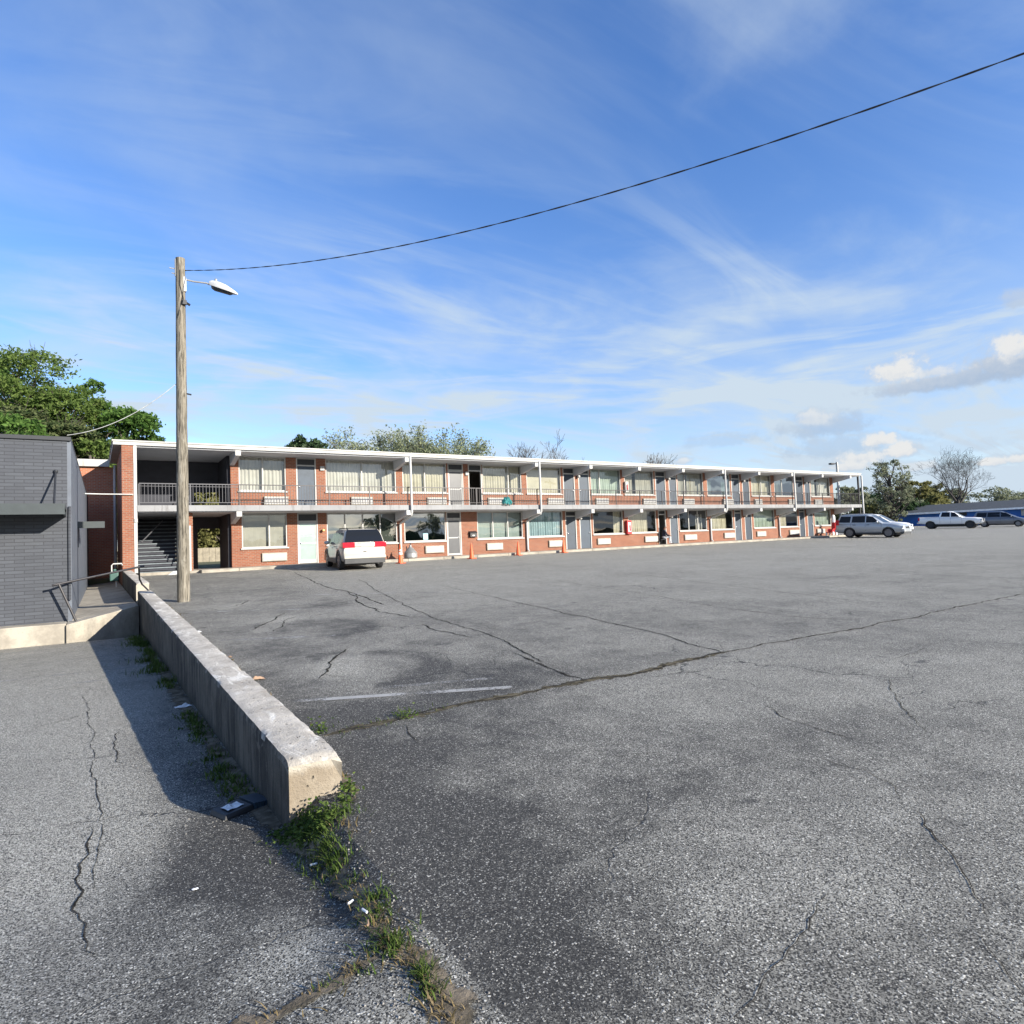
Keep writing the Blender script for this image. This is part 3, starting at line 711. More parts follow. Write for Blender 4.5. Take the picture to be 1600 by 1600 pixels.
UP = [('w', 373, 447, dict(mull=(.5,), mat='whitecurtain')), ('d', 463, 494, {}), ('w', 509, 619, dict(mull=(.5,), mat='whitecurtain')), ('w', 629, 698, dict(mull=(.5,))),
      ('d', 700, 724, dict(kind='storm')), ('d', 732, 753, dict(kind='open')), ('w', 754, 815, dict(mull=(.66,))),
      ('w', 823, 877, dict(cur='blind')), ('d', 880, 898, {}), ('d', 904, 921, {}), ('w', 923, 970, dict(mull=(.3,), mat='greencurtain')), ('w', 976, 1022, dict(mat='beigeblind', cur='gap')),
      ('d', 1024, 1040, {}), ('d', 1045, 1057.5, {}), ('w', 1059, 1099, dict(mull=(.28,), mat='beigeblind', cur='gap')), ('w', 1105, 1141, dict(mat='greencurtain', cur='ends', gl='glassmirror')), ('d', 1143, 1156, {}),
      ('d', 1160, 1171, {}), ('w', 1174, 1205, dict(mull=(.5,), mat='cream')), ('w', 1210, 1240, dict(mull=(.4,), cur='left', gl='glassmirror')), ('d', 1243, 1255, {}), ('d', 1257, 1266, {}), ('w', 1267, 1297, dict(mull=(.5,), mat='whitecurtain', cur='gap'))]
LO = [('w', 378, 449, dict(mull=(.6,), mat='beigeblind', cur='blind')), ('d', 465, 497, dict(kind='white')), ('w', 511, 621, dict(mull=(.25, .5, .75), mat='beigeblind', cur='blind', gl='glassmirror')),
      ('w', 632, 697, dict(cur='none', gl='glassmirror')), ('d', 698, 721, dict(kind='storm')), ('w', 746, 817, dict(mull=(.34, .67), mat='greyblind', cur='blind')),
      ('w', 826, 880, dict(mat='bluecurtain')), ('d', 884, 901, {}), ('d', 906, 924, {}), ('w', 927, 974, dict(mat='cream', cur='right')), ('w', 982, 1026, dict(cur='most')),
      ('d', 1029, 1041, dict(kind='open')), ('d', 1047, 1060, {}), ('w', 1062, 1105, dict(mull=(.34, .67), mat='whitecurtain', cur='strips')), ('w', 1112, 1146, dict(mat='cream', cur='most')), ('d', 1148, 1159, {}),
      ('d', 1164, 1175, {}), ('w', 1178, 1211, dict(mat='greencurtain')), ('w', 1218, 1247, dict(cur='left')), ('d', 1249, 1258, {}), ('d', 1262, 1271, {}), ('w', 1273, 1299, dict(mat='greencurtain'))]
ACU = [(412, 450), (548, 582), (667, 697), (762, 790), (855, 880), (930, 950), (1004, 1024), (1066, 1084), (1128, 1145), (1178, 1190), (1231, 1241), (1272, 1285)]
ACL = [(409, 448), (664, 693), (760, 785), (857, 879), (933, 953), (1007, 1027), (1069, 1088), (1131, 1147), (1182, 1196), (1233, 1248), (1276, 1288)]
UNIT = {}
for fi, (lst, zm) in enumerate(((LO, 2.4), (UP, 5.1))):
    walls = MB(); prev = 5.42
    zc = ZS - .03 if fi == 0 else ZF - .06
    for i, (k, x0, x1, kw) in enumerate(lst):
        a, b = u_at(x0, zm, WN), u_at(x1, zm, WN)
        f0 = fl((a + b) / 2) if fi == 0 else Z2
        if a - prev > .02: walls.box(prev, a, WN, WN + .16, .6 if fi == 0 else Z2, zc)
        if k == 'w':
            sz = f0 + (.86 if fi == 0 else .78)
            walls.box(a, b, WN, WN + .16, .6 if fi == 0 else Z2, sz)
            UNIT[(fi, i)] = window(a, b, sz, zc - .005, seed=fi * 50 + i, **kw)
        else:
            if fi == 0: walls.box(a, b, WN, WN + .16, .6, f0 - .002)
            UNIT[(fi, i)] = door(a, b, f0, zc - .005, seed=i, hinge='lr'[i % 2], **kw)
        prev = b
    if prev < UE: walls.box(prev, UE, WN, WN + .16, .6 if fi == 0 else Z2, zc)
    walls.box(5.42, 5.58, WN + .16, 35.1, .6 if fi == 0 else Z2, zc); walls.box(5.42, 9.6, 35.1, 35.25, .6 if fi == 0 else Z2, zc); walls.box(9.5, 9.62, 35.25, 37.1, .6 if fi == 0 else Z2, zc); walls.box(UE - .16, UE, WN + .16, 37.2, .6 if fi == 0 else Z2, zc)
    part(walls, 'brick_wall', M['brick'])
    # room interiors
    mb = MB(); zf = .95 if fi == 0 else Z2 + .004
    mb.box(9.63, UE - .17, 36.9, 37.05, zf, zc)
    for q in range(1, 12):
        u = BAY[1] + 4.06 * q; mb.box(u - .05, u + .05, WN + .17, 35.05 if q == 1 else 36.88, zf, zc)
    part(mb, 'room_wall', M['interior'])
mb = MB(); mb.hexa([(5.6, WN + .17, .7), (UE - .17, WN + .17, .7), (UE - .17, 36.8, .7), (5.6, 35.05, .7)], [(5.6, WN + .17, fl(5)), (UE - .17, WN + .17, fl(UE)), (UE - .17, 36.8, fl(UE)), (5.6, 35.05, fl(5))]); part(mb, 'room_floor', M['interior'])
def ac(x0, x1, zm, z0):
    a, b = u_at(x0, zm, WN), u_at(x1, zm, WN)
    mb = MB(); mb.box(a, b, WN - .10, WN + .02, z0, z0 + .40)
    o = bevel_mesh(part(mb, 'air_conditioner', M['acpaint']), .012)
    mb = MB()
    for i in range(7): mb.box(a + .04, b - .04, WN - .118, WN - .101, z0 + .05 + i * .045, z0 + .07 + i * .045)
    mb.build('grille', M['offwhite'], o)
for x0, x1 in ACU: ac(x0, x1, 4.1, Z2 + .12)
for x0, x1 in ACL: ac(x0, x1, 1.4, fl(u_at(x0, 1.4, WN)) + .2)
# cantilever beams, tapered, white tip
for zt in (ZF - .062, ZS - .032):
    for k in (0, 2, 4, 5, 6, 7, 8, 9, 10, 11, 12):
        u = 5.49 + 4.06 * k; w = .10
        mb = MB(); mb.hexa([(u - w, FN - .06, zt - .2), (u + w, FN - .06, zt - .2), (u + w, WN, zt - .48), (u - w, WN, zt - .48)], [(u - w, FN - .06, zt), (u + w, FN - .06, zt), (u + w, WN, zt), (u - w, WN, zt)])
        b_ = part(mb, 'beam', M['offwhite'])
        mb = MB(); mb.box(u - w - .015, u + w + .015, FN - .09, FN - .061, zt - .22, zt + .01); mb.build('beam_tip', M['white'], b_)
# railing, a section per bay
edges = [1.6] + [5.49 + 4.06 * k for k in range(0, 13)] + [UX]
for a, b in zip(edges[:-1], edges[1:]):
    mb = MB(); y = FN + .07; a += .03
    mb.box(a, b, y - .02, y + .02, Z2 + .90, Z2 + .94); mb.box(a, b, y - .015, y + .015, Z2 + .10, Z2 + .13)
    if a < 5: mb.box(a, b, y - .012, y + .012, Z2 + .80, Z2 + .82)
    n_ = int((b - a) / .13)
    for i in range(n_): x = a + .07 + (b - a - .07) * i / n_; mb.box(x - .008, x + .008, y - .008, y + .008, Z2 + .13, Z2 + .90)
    for x in (a, (a + b) / 2): mb.box(x - .022, x + .022, y - .022, y + .022, Z2, Z2 + .9)
    part(mb, 'railing', M['steel'] if a < 5 else M['blackrail'])
# downspouts: roof edge, elbow under the balcony, down the wall
for k in (2, 4, 8, 10):
    u = 5.49 + 4.06 * k + .17; r_ = .065
    mb = MB(); mb.tube([(u, FN - .10, ZF + .02), (u, FN - .10, ZS - .12), (u, FN - .02, ZS - .26), (u - .02, WN - .14, ZS - .62), (u - .02, WN - .09, ZS - .72), (u - .02, WN - .09, fl(u) + .12), (u - .02, WN - .22, fl(u) + .04)], r_, 8)
    part(mb, 'downspout', M['gutter'], smooth=40)
mb = MB(); mb.tube([(UX + .26, FN - .02, ZF), (UX + .26, FN - .02, 1.3)], .075, 8); part(mb, 'downspout', M['gutter'], smooth=40)
for (u, n, z0) in ((UX, FN + .15, 1.2), (UX - .1, 37.0, 1.2), (UE + .9, 37.0, 1.2)):
    mb = MB(); mb.box(u - .06, u + .06, n - .06, n + .06, z0, ZF - .06); part(mb, 'end_post', M['dark'])
mb = MB(); mb.box(UE + .02, UE + 1.5, 34.0, 34.1, 1.1, ZS - .04); part(mb, 'end_screen', plain('brown_boards', (.15, .105, .08), .85, var=.2))
# wall lamps
for x, z in ((503, 5.75), (729, 5.7), (902, 5.7), (1043, 5.7), (1160, 5.7), (1257, 5.7), (905, 3.05), (1047, 3.05), (1163, 3.05), (1260, 3.05), (504, 2.65)):
    u = u_at(x, z, WN); mb = MB()
    if x in (503, 729): mb.box(u - .11, u + .11, WN - .09, WN - .002, z - .11, z + .11); o = part(mb, 'wall_lamp', M['white'], bev=.02)
    else:
        mb.lathe([(.06, 0), (.06, .03), (.03, .04), (.03, .06)], 10, (0, 0, 0), 'y'); mb.v = [(u + p[0], WN - .002 - p[1], z + p[2]) for p in mb.v]
        o = part(mb, 'wall_lamp', M['dark']); mb = MB(); mb.ball((u, WN - .15, z), .10 if x != 504 else .07, 12); mb.build('globe', M['white'] if x != 504 else M['amber'], o, smooth=60)
# roof vents
p = u_at(1063, 6.7, 36); mb = MB(); mb.box(p - .5, p + .45, 35.6, 36.4, ZR - .01, ZR + .62); mb.box(p - .56, p + .51, 35.54, 36.46, ZR + .62, ZR + .70); part(mb, 'roof_vent', M['white'])
for x, h in ((975, .3), (1008, .35), (940, .22)):
    p = u_at(x, 6.7, 36.5); mb = MB(); mb.tube([(p, 36.5, ZR - .02), (p, 36.5, ZR + h)], .05, 8); part(mb, 'vent_pipe', M['galv'])
# stairwell and passage in the first bay
mb = MB()
for i in range(16):
    z = .98 + i * .177; n = 31.6 + i * .28
    mb.box(1.58, 3.48, n, n + .30, z, z + .05)
    mb.cur = 1; mb.box(1.58, 3.48, n + .05, n + .285, z - .10, z - .002); mb.cur = 0
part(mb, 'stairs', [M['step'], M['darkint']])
mb = MB(); mb.tube([(3.3, 31.4, 1.95), (3.3, 36.0, 4.7)], .025, 6); mb.tube([(3.3, 31.45, 1.0), (3.3, 31.45, 1.98)], .025, 6); mb.tube([(3.3, 33.6, 2.3), (3.3, 33.6, 3.25)], .02, 6); mb.tube([(1.75, 32.2, 2.3), (2.7, 33.8, 3.3)], .03, 6); part(mb, 'stair_rail', M['steel'])
mb = MB(); mb.box(3.52, 3.68, 31.5, 36.8, .9, ZS - .035); part(mb, 'partition', M['brick'])
mb = MB(); mb.box(3.50, 3.60, 31.42, 31.495, 1.0, 2.95); part(mb, 'partition_trim', M['white'])
mb = MB(); mb.box(1.46, 1.56, 31.3, 37.2, 1.0, ZF - .07); mb.box(1.58, 3.5, 36.9, 37.1, .9, ZS - .04)
mb.box(3.7, 4.32, 35.2, 35.35, .9, ZS - .04); mb.box(4.32, 5.41, 35.2, 35.35, 2.95, ZS - .04); mb.box(1.58, 4.2, 35.2, 35.35, Z2, ZF - .07); mb.box(4.2, 5.41, 35.2, 35.35, 4.75, ZF - .07)
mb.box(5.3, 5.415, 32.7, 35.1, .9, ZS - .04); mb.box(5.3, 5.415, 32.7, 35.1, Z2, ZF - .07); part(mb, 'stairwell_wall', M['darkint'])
mb = MB(); mb.box(1.6, 5.42, 31.25, 36.85, .6, 1.0); part(mb, 'stairwell_floor', M['walk'])

# raised walkway with kerb along the rooms
mb = MB(); us_ = [3.9, 5.4] + [5.4 + 2 * i for i in range(1, 27)]
for a, b in zip(us_[:-1], us_[1:]):
    za, zb = fl(a) - .005, fl(b) - .005
    mb.hexa([(a, FN - .35, .3), (b - .012, FN - .35, .3), (b - .012, WN - .002, .3), (a, WN - .002, .3)], [(a, FN - .35, za), (b - .012, FN - .35, zb), (b - .012, WN - .002, zb), (a, WN - .002, za)])
o = mb.build('walkway', M['walk']); bevel_mesh(o, .02); tag(o, kind='structure')

# connector wing
con = empty('brick_building', (0, 0, 0), 'narrow red brick wing with white fascia set back between grey building and motel', 'building')
mb = MB(); mb.box(-9, 1.015, 37.5, 44, 0, 6.15); part(mb, 'wall', M['bricklifted'], con)
mb = MB(); mb.box(-9.2, .72, 37.3, 44.2, 6.15, 6.5); part(mb, 'roof', M['white'], con, bev=.01)

# ------------------------------------------------------------------ grey building
GN = 18.6
gb = empty('grey_building', (0, 0, 0), 'dark grey painted brick building with a flat metal awning at left', 'building')
mb = MB(); mb.hexa([(-14, GN, -.3), (-.50, GN, -.3), (-.25, 36, -.3), (-14, 36, -.3)], [(-14, GN, 4.46), (-.50, GN, 4.46), (-.25, 36, 4.46), (-14, 36, 4.46)]); part(mb, 'wall', M['greybrick'], gb)
mb = MB(); mb.hexa([(-14, GN - .05, 4.46), (-.42, GN - .05, 4.46), (-.17, 36, 4.46), (-14, 36, 4.46)], [(-14, GN - .05, 4.55), (-.42, GN - .05, 4.55), (-.17, 36, 4.55), (-14, 36, 4.55)]); part(mb, 'roof_edge', M['dark'], gb)
mb = MB(); mb.hexa([(-.499, GN + .02, .2), (-.42, GN + .02, .2), (-.17, 36, .2), (-.24, 36, .2)], [(-.499, GN + .02, 4.455), (-.42, GN + .02, 4.455), (-.17, 36, 4.455), (-.24, 36, 4.455)]); part(mb, 'side_cladding', plain('grey_cladding', (.10, .115, .14), .6, var=.1), gb)
mb = MB(); mb.box(-14, -.52, GN - .95, GN - .002, 2.74, 2.80); mb.box(-14, -.52, GN - .97, GN - .93, 2.66, 2.90); mb.box(-.555, -.52, GN - .93, GN - .002, 2.66, 2.90)
aw = part(mb, 'awning', M['awning'], gb)
for u in (-.72, -4.2, -7.7): mb = MB(); mb.tube([(u, GN - .02, 3.72), (u, GN - .85, 2.9)], .022, 6); mb.ball((u, GN - .02, 3.72), .05, 8); mb.build('support_rod', M['dark'], aw)
mb = MB(); mb.box(-.40, .28, 22.6, 23.9, 2.62, 2.72); mb.box(-.40, .30, 22.58, 22.62, 2.55, 2.74); aw2 = part(mb, 'side_canopy', M['awning'], gb)
mb = MB(); mb.tube([(-.37, 22.7, 2.6), (-.37, 22.7, 2.0)], .03, 6); mb.build('bracket', M['dark'], aw2)
mb = MB(); mb.tube([(-.46, GN - .03, .7), (-.46, GN - .03, 2.5), (-.45, GN - .03, 2.9)], .03, 6); part(mb, 'conduit', M['greybrick'], gb)

# pavement in front of it, ramp step and passage floor
mb = MB(); mb.box(-14, -.52, 18.0, 18.6, -.5, .21); o = mb.build('pavement', M['walk']); bevel_mesh(o, .025); tag(o, kind='structure')
mb = MB(); mb.hexa([(-.515, 17.92, -.5), (.98, 19.3, -.5), (.98, 20.6, -.5), (-.515, 18.62, -.5)], [(-.515, 17.92, .18), (.98, 19.3, .42), (.98, 20.6, .42), (-.515, 18.62, .2)]); o = mb.build('ramp', M['walk']); bevel_mesh(o, .02); tag(o, kind='structure')
mb = MB(); mb.quad((-.5, 18.6, .21), (.98, 20.55, .405), (.98, 37.5, .62), (-.5, 37.5, .5)); mb.quad((-.5, 18.6, .21), (.98, 20.55, .405), (.98, 20.5, -.5), (-.5, 18.7, -.5)); tag(mb.build('passage_floor', M['walk']), kind='structure')
hr = empty('handrail', (0, 0, 0), 'bent dark metal pipe handrail slanting from the ramp up to the concrete wall', 'handrail')
A = on_n(81, 915, 18.25); B = on_n(92, 912.5, 18.25); Cc = on_n(119, 971, 18.3); D = on_n(217, 886, 19.6); E_ = on_n(218, 905, 20.0); E2 = on_n(222, 913, 20.2); G = Vector((1.25, 20.1, .74))
mb = MB(); mb.tube([A, B, D + Vector((.05, 0, .01)), D + Vector((.12, .02, .01))], .026, 8); part(mb, 'top_rail', M['blackrail'], hr, 40)
mb = MB(); mb.tube([B + Vector((0, 0, -.01)), Cc], .026, 8); part(mb, 'post', M['blackrail'], hr, 40)
mb = MB(); mb.tube([D + Vector((0, 0, -.01)), E_, E2, G], .022, 8); part(mb, 'post', M['blackrail'], hr, 40)

# gas meter by the downspout
gm = empty('gas_meter', (.72, 30.2, .52), 'green gas meter with pale bent pipe at the brick corner', 'meter')
mb = MB(); mb.box(-.17, .13, -.12, .12, .25, .62); mb.lathe([(.06, .62), (.06, .72)], 10, (0, 0, 0)); part(mb, 'meter_body', plain('green_meter', (.04, .10, .085), .5), gm, bev=.04)
mb = MB(); mb.tube([(-.1, 0, .62), (-.1, 0, .86), (-.05, 0, .92), (.24, 0, .92), (.26, .05, .86)], .025, 8); mb.tube([(.05, 0, 0), (.05, 0, .3)], .025, 8); part(mb, 'pipe', M['gutter'], gm, 40)
mb = MB(); mb.tube([on_n(122, 771, 30.95), on_n(160, 772, 30.95), (1.42, 30.97, 4.26)], .022, 6); tag(mb.build('overhead_conduit', M['wirelight']), 'thin pale horizontal pipe bridging from grey building to motel corner', 'pipe')

# ------------------------------------------------------------------ utility pole, lamp and cables
PB = on_lot(287, 940); PB.z = lot(PB.x, PB.y)
pol = empty('utility_pole', PB, 'tall weathered wooden pole carrying a small street lamp beside the concrete wall', 'utility pole')
PT = on_n(281.5, 404, PB.y)            # top
H_ = PT.z - PB.z; lean = Vector((PT.x - PB.x, 0, 0))
def pp(h, dx=0, dy=0): return Vector((lean.x * h / H_ + dx, dy, h))
mb = MB(); k = 40; pts = []; rad = []
for i in range(k + 1):
    h = -.3 + (H_ + .3) * i / k; pts.append(pp(h)); rad.append(.150 - .042 * i / k + .004 * noise.noise(Vector((0, 0, i * .7))))
mb.tube(pts, rad, 20)
for i, v in enumerate(mb.v):
    d = noise.noise(Vector((v[0] * 18, v[1] * 18, v[2] * .8))) * .006; mb.v[i] = (v[0] + d, v[1] - d, v[2])
part(mb, 'shaft', M['pole'], pol, 50)
def pz(x, y): return on_n(x, y, PB.y).z - PB.z
za = pz(290, 438)
Lh = on_n(328, 445, PB.y - .1) - PB; Le = on_n(371, 459, PB.y - .5) - PB
mb = MB(); mb.tube([pp(za, .09, -.05), pp(za - .02, .3, -.06), Vector((Lh.x - .08, Lh.y, Lh.z + .03)), Lh], .022, 8); mb.box(lean.x + .06, lean.x + .12, -.10, .02, za - .32, za + .05); part(mb, 'lamp_arm', M['galv'], pol, 40)
ax = (Le - Lh); ln = ax.length; ax.normalize(); sd = ax.cross(Vector((0, 0, 1))).normalized(); upv = sd.cross(ax)
def P3(a, b_, c): return Lh + ax * a + sd * b_ + upv * c
mb = MB(); rings = [(-.02, .05, .0, .10), (.06, .09, -.02, .13), (.25, .13, -.03, .14), (.45, .14, -.035, .12), (.62, .11, -.03, .07), (ln, .03, -.02, .015)]
for a, w, lo, hi in rings:
    for (sx, zz) in ((-1, lo), (-1, (lo + hi) / 2), (-.65, hi * .92), (0, hi), (.65, hi * .92), (1, (lo + hi) / 2), (1, lo), (0, lo)): mb.v.append(tuple(P3(a, sx * w, zz)))
for i in range(len(rings) - 1):
    for j in range(8): mb.f.append((i * 8 + j, i * 8 + (j + 1) % 8, (i + 1) * 8 + (j + 1) % 8, (i + 1) * 8 + j)); mb.mi.append(0)
mb.f += [tuple(range(8)), tuple(range(40, 48))]; mb.mi += [0, 0]
lh = part(mb, 'lamp_head', M['lamphead'], pol, 50)
mb = MB()
mb.hexa([P3(.12, -.09, -.10), P3(.55, -.09, -.085), P3(.55, .09, -.085), P3(.12, .09, -.10)], [P3(.08, -.10, -.028), P3(.62, -.10, -.036), P3(.62, .10, -.036), P3(.08, .10, -.028)]); bevel_mesh(mb.build('lamp_lens', M['dark'], lh), .02)
mb = MB(); mb.lathe([(.03, .11), (.035, .17), (.02, .19)], 8, tuple(P3(.16, 0, .02))); mb.build('photocell', M['galv'], lh)
zc_ = pz(288, 475)
mb = MB(); mb.box(lean.x + .02, lean.x + .12, -.17, -.09, zc_ - .06, zc_ + .05); mb.tube([pp(zc_, .1, -.13), pp(zc_ - .06, .2, -.14)], .03, 6)
mb.tube([pp(pz(280, 424), -.02, -.115), pp(pz(281, 448), -.02, -.125), pp(zc_ + .03, .06, -.13)], .008, 5); part(mb, 'cable_clamp', M['black'], pol)
zb_ = pz(280, 421)
mb = MB(); mb.tube([pp(zb_, -.25, -.0), pp(zb_, .14, 0)], .014, 6); mb.tube([pp(zb_ - .12, -.2, 0), pp(zb_ - .17, .1, 0)], .014, 6); mb.tube([pp(zb_ + .25, -.115, -.02), pp(zb_ - .2, -.115, -.02)], .018, 6); part(mb, 'bolt', M['galv'], pol)
zs_ = pz(294, 616); mb = MB(); mb.tube([pp(zs_, .1, -.05), pp(zs_ - .02, .22, -.06)], .02, 6); part(mb, 'peg', M['dark'], pol)

def catenary(name, a, b, sag, r, mat, label, twist=0, n=120):
    mb = MB()
    def P(i, ph=0, rr=0):
        t_ = i / n; p = a.lerp(b, t_); p.z -= 4 * sag * t_ * (1 - t_)
        d = (b - a).normalized(); s = d.cross(Vector((0, 0, 1))).normalized(); w = s.cross(d)
        return p + (s * math.cos(i * twist + ph) + w * math.sin(i * twist + ph)) * rr
    if twist:
        for q in (0, math.pi): mb.tube([P(i, q, r * .95) for i in range(n + 1)], r, 6)
    else: mb.tube([P(i) for i in range(n + 1)], r, 6)
    return tag(mb.build(name, mat, smooth=60), label, 'cable')
CA = Vector((PB.x + lean.x + .1, PB.y, PB.z + zb_))
CB = at_depth(1900, -30, 6.0)
catenary('overhead_cable', CA, CB, .70, .006, M['wire'], 'thick twisted black cable sweeping across the sky from the pole top', twist=.5, n=240)
catenary('service_wire', Vector((PB.x - .1, PB.y, PB.z + pz(275, 600))), on_n(105, 680, 19.5), .25, .009, M['wirelight'], 'thin pale wire sagging from the pole to the grey building roof', n=40)

# ------------------------------------------------------------------ sky
sun_dir = Vector((1.3, -2.5, 1.0)).normalized()
el = math.asin(sun_dir.z); rot = math.atan2(sun_dir.x, sun_dir.y)
W = bpy.data.worlds.new("World"); SC.world = W; W.use_nodes = True
t = NT(W.node_tree); t.n.clear()
sky = t.new('ShaderNodeTexSky', sky_type='NISHITA'); sky.sun_disc = False; sky.sun_elevation = el; sky.sun_rotation = rot
sky.air_density = 1.15; sky.dust_density = .25; sky.ozone_density = 2.2; sky.altitude = 200
d = t.new('ShaderNodeTexCoord').outputs['Generated']; s3 = t.new('ShaderNodeSeparateXYZ'); t.put(s3.inputs[0], d)
dx, dy, dz = s3.outputs
zz = t.m('ADD', t.m('MAXIMUM', dz, 0.0), .14)
cu = t.new('ShaderNodeCombineXYZ'); t.put(cu.inputs[0], t.m('DIVIDE', dx, zz)); t.put(cu.inputs[1], t.m('DIVIDE', dy, zz))
mp = t.new('ShaderNodeMapping'); t.put(mp.inputs[0], cu.outputs[0]); mp.inputs['Rotation'].default_value = (0, 0, R(22)); mp.inputs['Scale'].default_value = (.6, 1.25, 1)
c1 = t.noise(mp.outputs[0], .9, 6, .52, dist=1.3)
mp2 = t.new('ShaderNodeMapping'); t.put(mp2.inputs[0], cu.outputs[0]); mp2.inputs['Rotation'].default_value = (0, 0, R(-20)); mp2.inputs['Scale'].default_value = (.6, 1.9, 1); mp2.inputs['Location'].default_value = (3.1, 7.7, 2)
c2 = t.noise(mp2.outputs[0], 1.3, 7, .55, dist=2.2)
c3 = t.noise(cu.outputs[0], .35, 3, .5)
az = t.m('ARCTAN2', dx, dy); elv = t.m('ARCSINE', dz)
right = t.rng(az, R(15), R(75))
lowm = t.rng(elv, R(34), R(3))
c4 = t.noise(cu.outputs[0], 1.3, 7, .55, dist=.4)
cir = t.m('ADD', t.m('MULTIPLY', t.rng(c1, .42, .72), .50), t.m('MULTIPLY', t.m('MULTIPLY', t.rng(c2, .44, .70), t.rng(c3, .36, .58)), .62))
cir = t.m('ADD', cir, t.m('MULTIPLY', t.rng(c4, .44, .72), .60))
amt = t.m('ADD', .46, t.m('ADD', t.m('MULTIPLY', right, .28), t.m('MULTIPLY', lowm, .40)))
cir = t.m('MULTIPLY', cir, amt, clamp=True)
veil = t.m('MULTIPLY', t.m('MULTIPLY', lowm, lowm), t.m('ADD', .05, t.m('MULTIPLY', right, .42)))
hs = t.new('ShaderNodeHueSaturation'); hs.inputs['Saturation'].default_value = 1.15; hs.inputs['Value'].default_value = 1.5; t.put(hs.inputs['Color'], t.mix(1.0, sky.outputs[0], (.86, .865, 1.07), 'MULTIPLY'))
cb = t.new('ShaderNodeCombineXYZ'); t.put(cb.inputs[0], t.m('MULTIPLY', az, 2.2)); t.put(cb.inputs[1], t.m('MULTIPLY', elv, 14))
band = t.m('MULTIPLY', t.m('MULTIPLY', t.rng(elv, R(5), R(9)), t.rng(elv, R(21), R(12))), t.rng(t.noise(cb.outputs[0], 1.6, 6, .55, dist=.8), .44, .66, 0, .62))
veil = t.m('ADD', veil, band)
skyc = t.mix(t.m('ADD', cir, veil, clamp=True), hs.outputs[0], (4.0, 4.75, 5.5))
skyc.node.clamp_factor = True
# cumulus low on the right
cc = t.new('ShaderNodeCombineXYZ'); t.put(cc.inputs[0], az); t.put(cc.inputs[1], elv)
puff = t.m('ADD', t.m('MULTIPLY', t.noise(cc.outputs[0], 42, 6, .6), .75), t.m('MULTIPLY', t.noise(cc.outputs[0], 130, 4, .6), .25))
acc = None; shade = None; bright = None
def azel(x, y): r = ray(x, y).normalized(); return math.atan2(r.x, r.y), math.asin(r.z)
PXR = 1 / F
CL = [(1500, 594, 125, 17, 1, .95), (1585, 572, 70, 30, 1, 1.0), (1402, 582, 44, 24, 0, 1.0), (1460, 582, 40, 12, 0, .8), (1588, 546, 32, 24, 0, 1.0), (1330, 700, 110, 22, 1, .5), (1598, 470, 30, 16, 1, .6), (1290, 668, 70, 24, 1, .65), (1270, 655, 40, 16, 0, .7), (1375, 690, 32, 14, 0, 1.0),
      (1405, 706, 36, 16, 0, 1.0), (1345, 718, 40, 14, 0, .9), (1330, 730, 45, 10, 0, .9), (1425, 730, 40, 10, 0, .7), (1556, 722, 30, 9, 0, .95), (1590, 718, 26, 8, 0, .9), (1065, 722, 20, 8, 0, .8), (1500, 700, 60, 12, 0, .3), (1130, 690, 80, 14, 1, .3)]
alpha = 0.0; lum = 0.0
first = True
for (x, y, w, h, grey, a) in CL:
    a0, e0 = azel(x, y); wr = w * PXR * .95; hr_ = h * PXR * 1.1
    qx = t.m('DIVIDE', t.m('SUBTRACT', az, a0), wr); qy = t.m('DIVIDE', t.m('SUBTRACT', elv, e0), hr_)
    qyb = t.m('MULTIPLY', qy, t.rng(qy, -.2, .2, 1.7, 1.0))
    r2 = t.m('SQRT', t.m('ADD', t.m('MULTIPLY', qx, qx), t.m('MULTIPLY', qyb, qyb)))
    f = t.m('ADD', t.m('SUBTRACT', 1.0, r2), t.m('MULTIPLY', t.m('SUBTRACT', puff, .5), 2.3))
    al = t.m('MULTIPLY', t.rng(f, -.1, .6), a)
    b_ = t.m('ADD', .06 if grey else .70, t.m('MULTIPLY', t.rng(t.m('ADD', qy, t.m('MULTIPLY', t.m('SUBTRACT', puff, .5), 3)), -.9, .8), .35 if grey else .5))
    if first: alpha, lum, first = al, b_, False
    else:
        lum = t.m('ADD', t.m('MULTIPLY', lum, t.m('SUBTRACT', 1, al)), t.m('MULTIPLY', b_, al))
        alpha = t.m('MAXIMUM', alpha, al)
cloudc = t.mix(lum, (2.3, 3.1, 4.3), (5.3, 5.35, 5.35))
skyc = t.mix(alpha, skyc, cloudc)
bg = t.new('ShaderNodeBackground'); t.put(bg.inputs[0], skyc); bg.inputs[1].default_value = .078
o = t.new('ShaderNodeOutputWorld'); t.put(o.inputs[0], bg.outputs[0])
sl = bpy.data.lights.new('sun', 'SUN'); sl.energy = 5.0; sl.angle = R(.5); sl.color = (1, .93, .82)
so = bpy.data.objects.new('sun', sl); COL.objects.link(so); so.rotation_euler = (-sun_dir).to_track_quat('-Z', 'Y').to_euler(); so.location = (20, -30, 30)

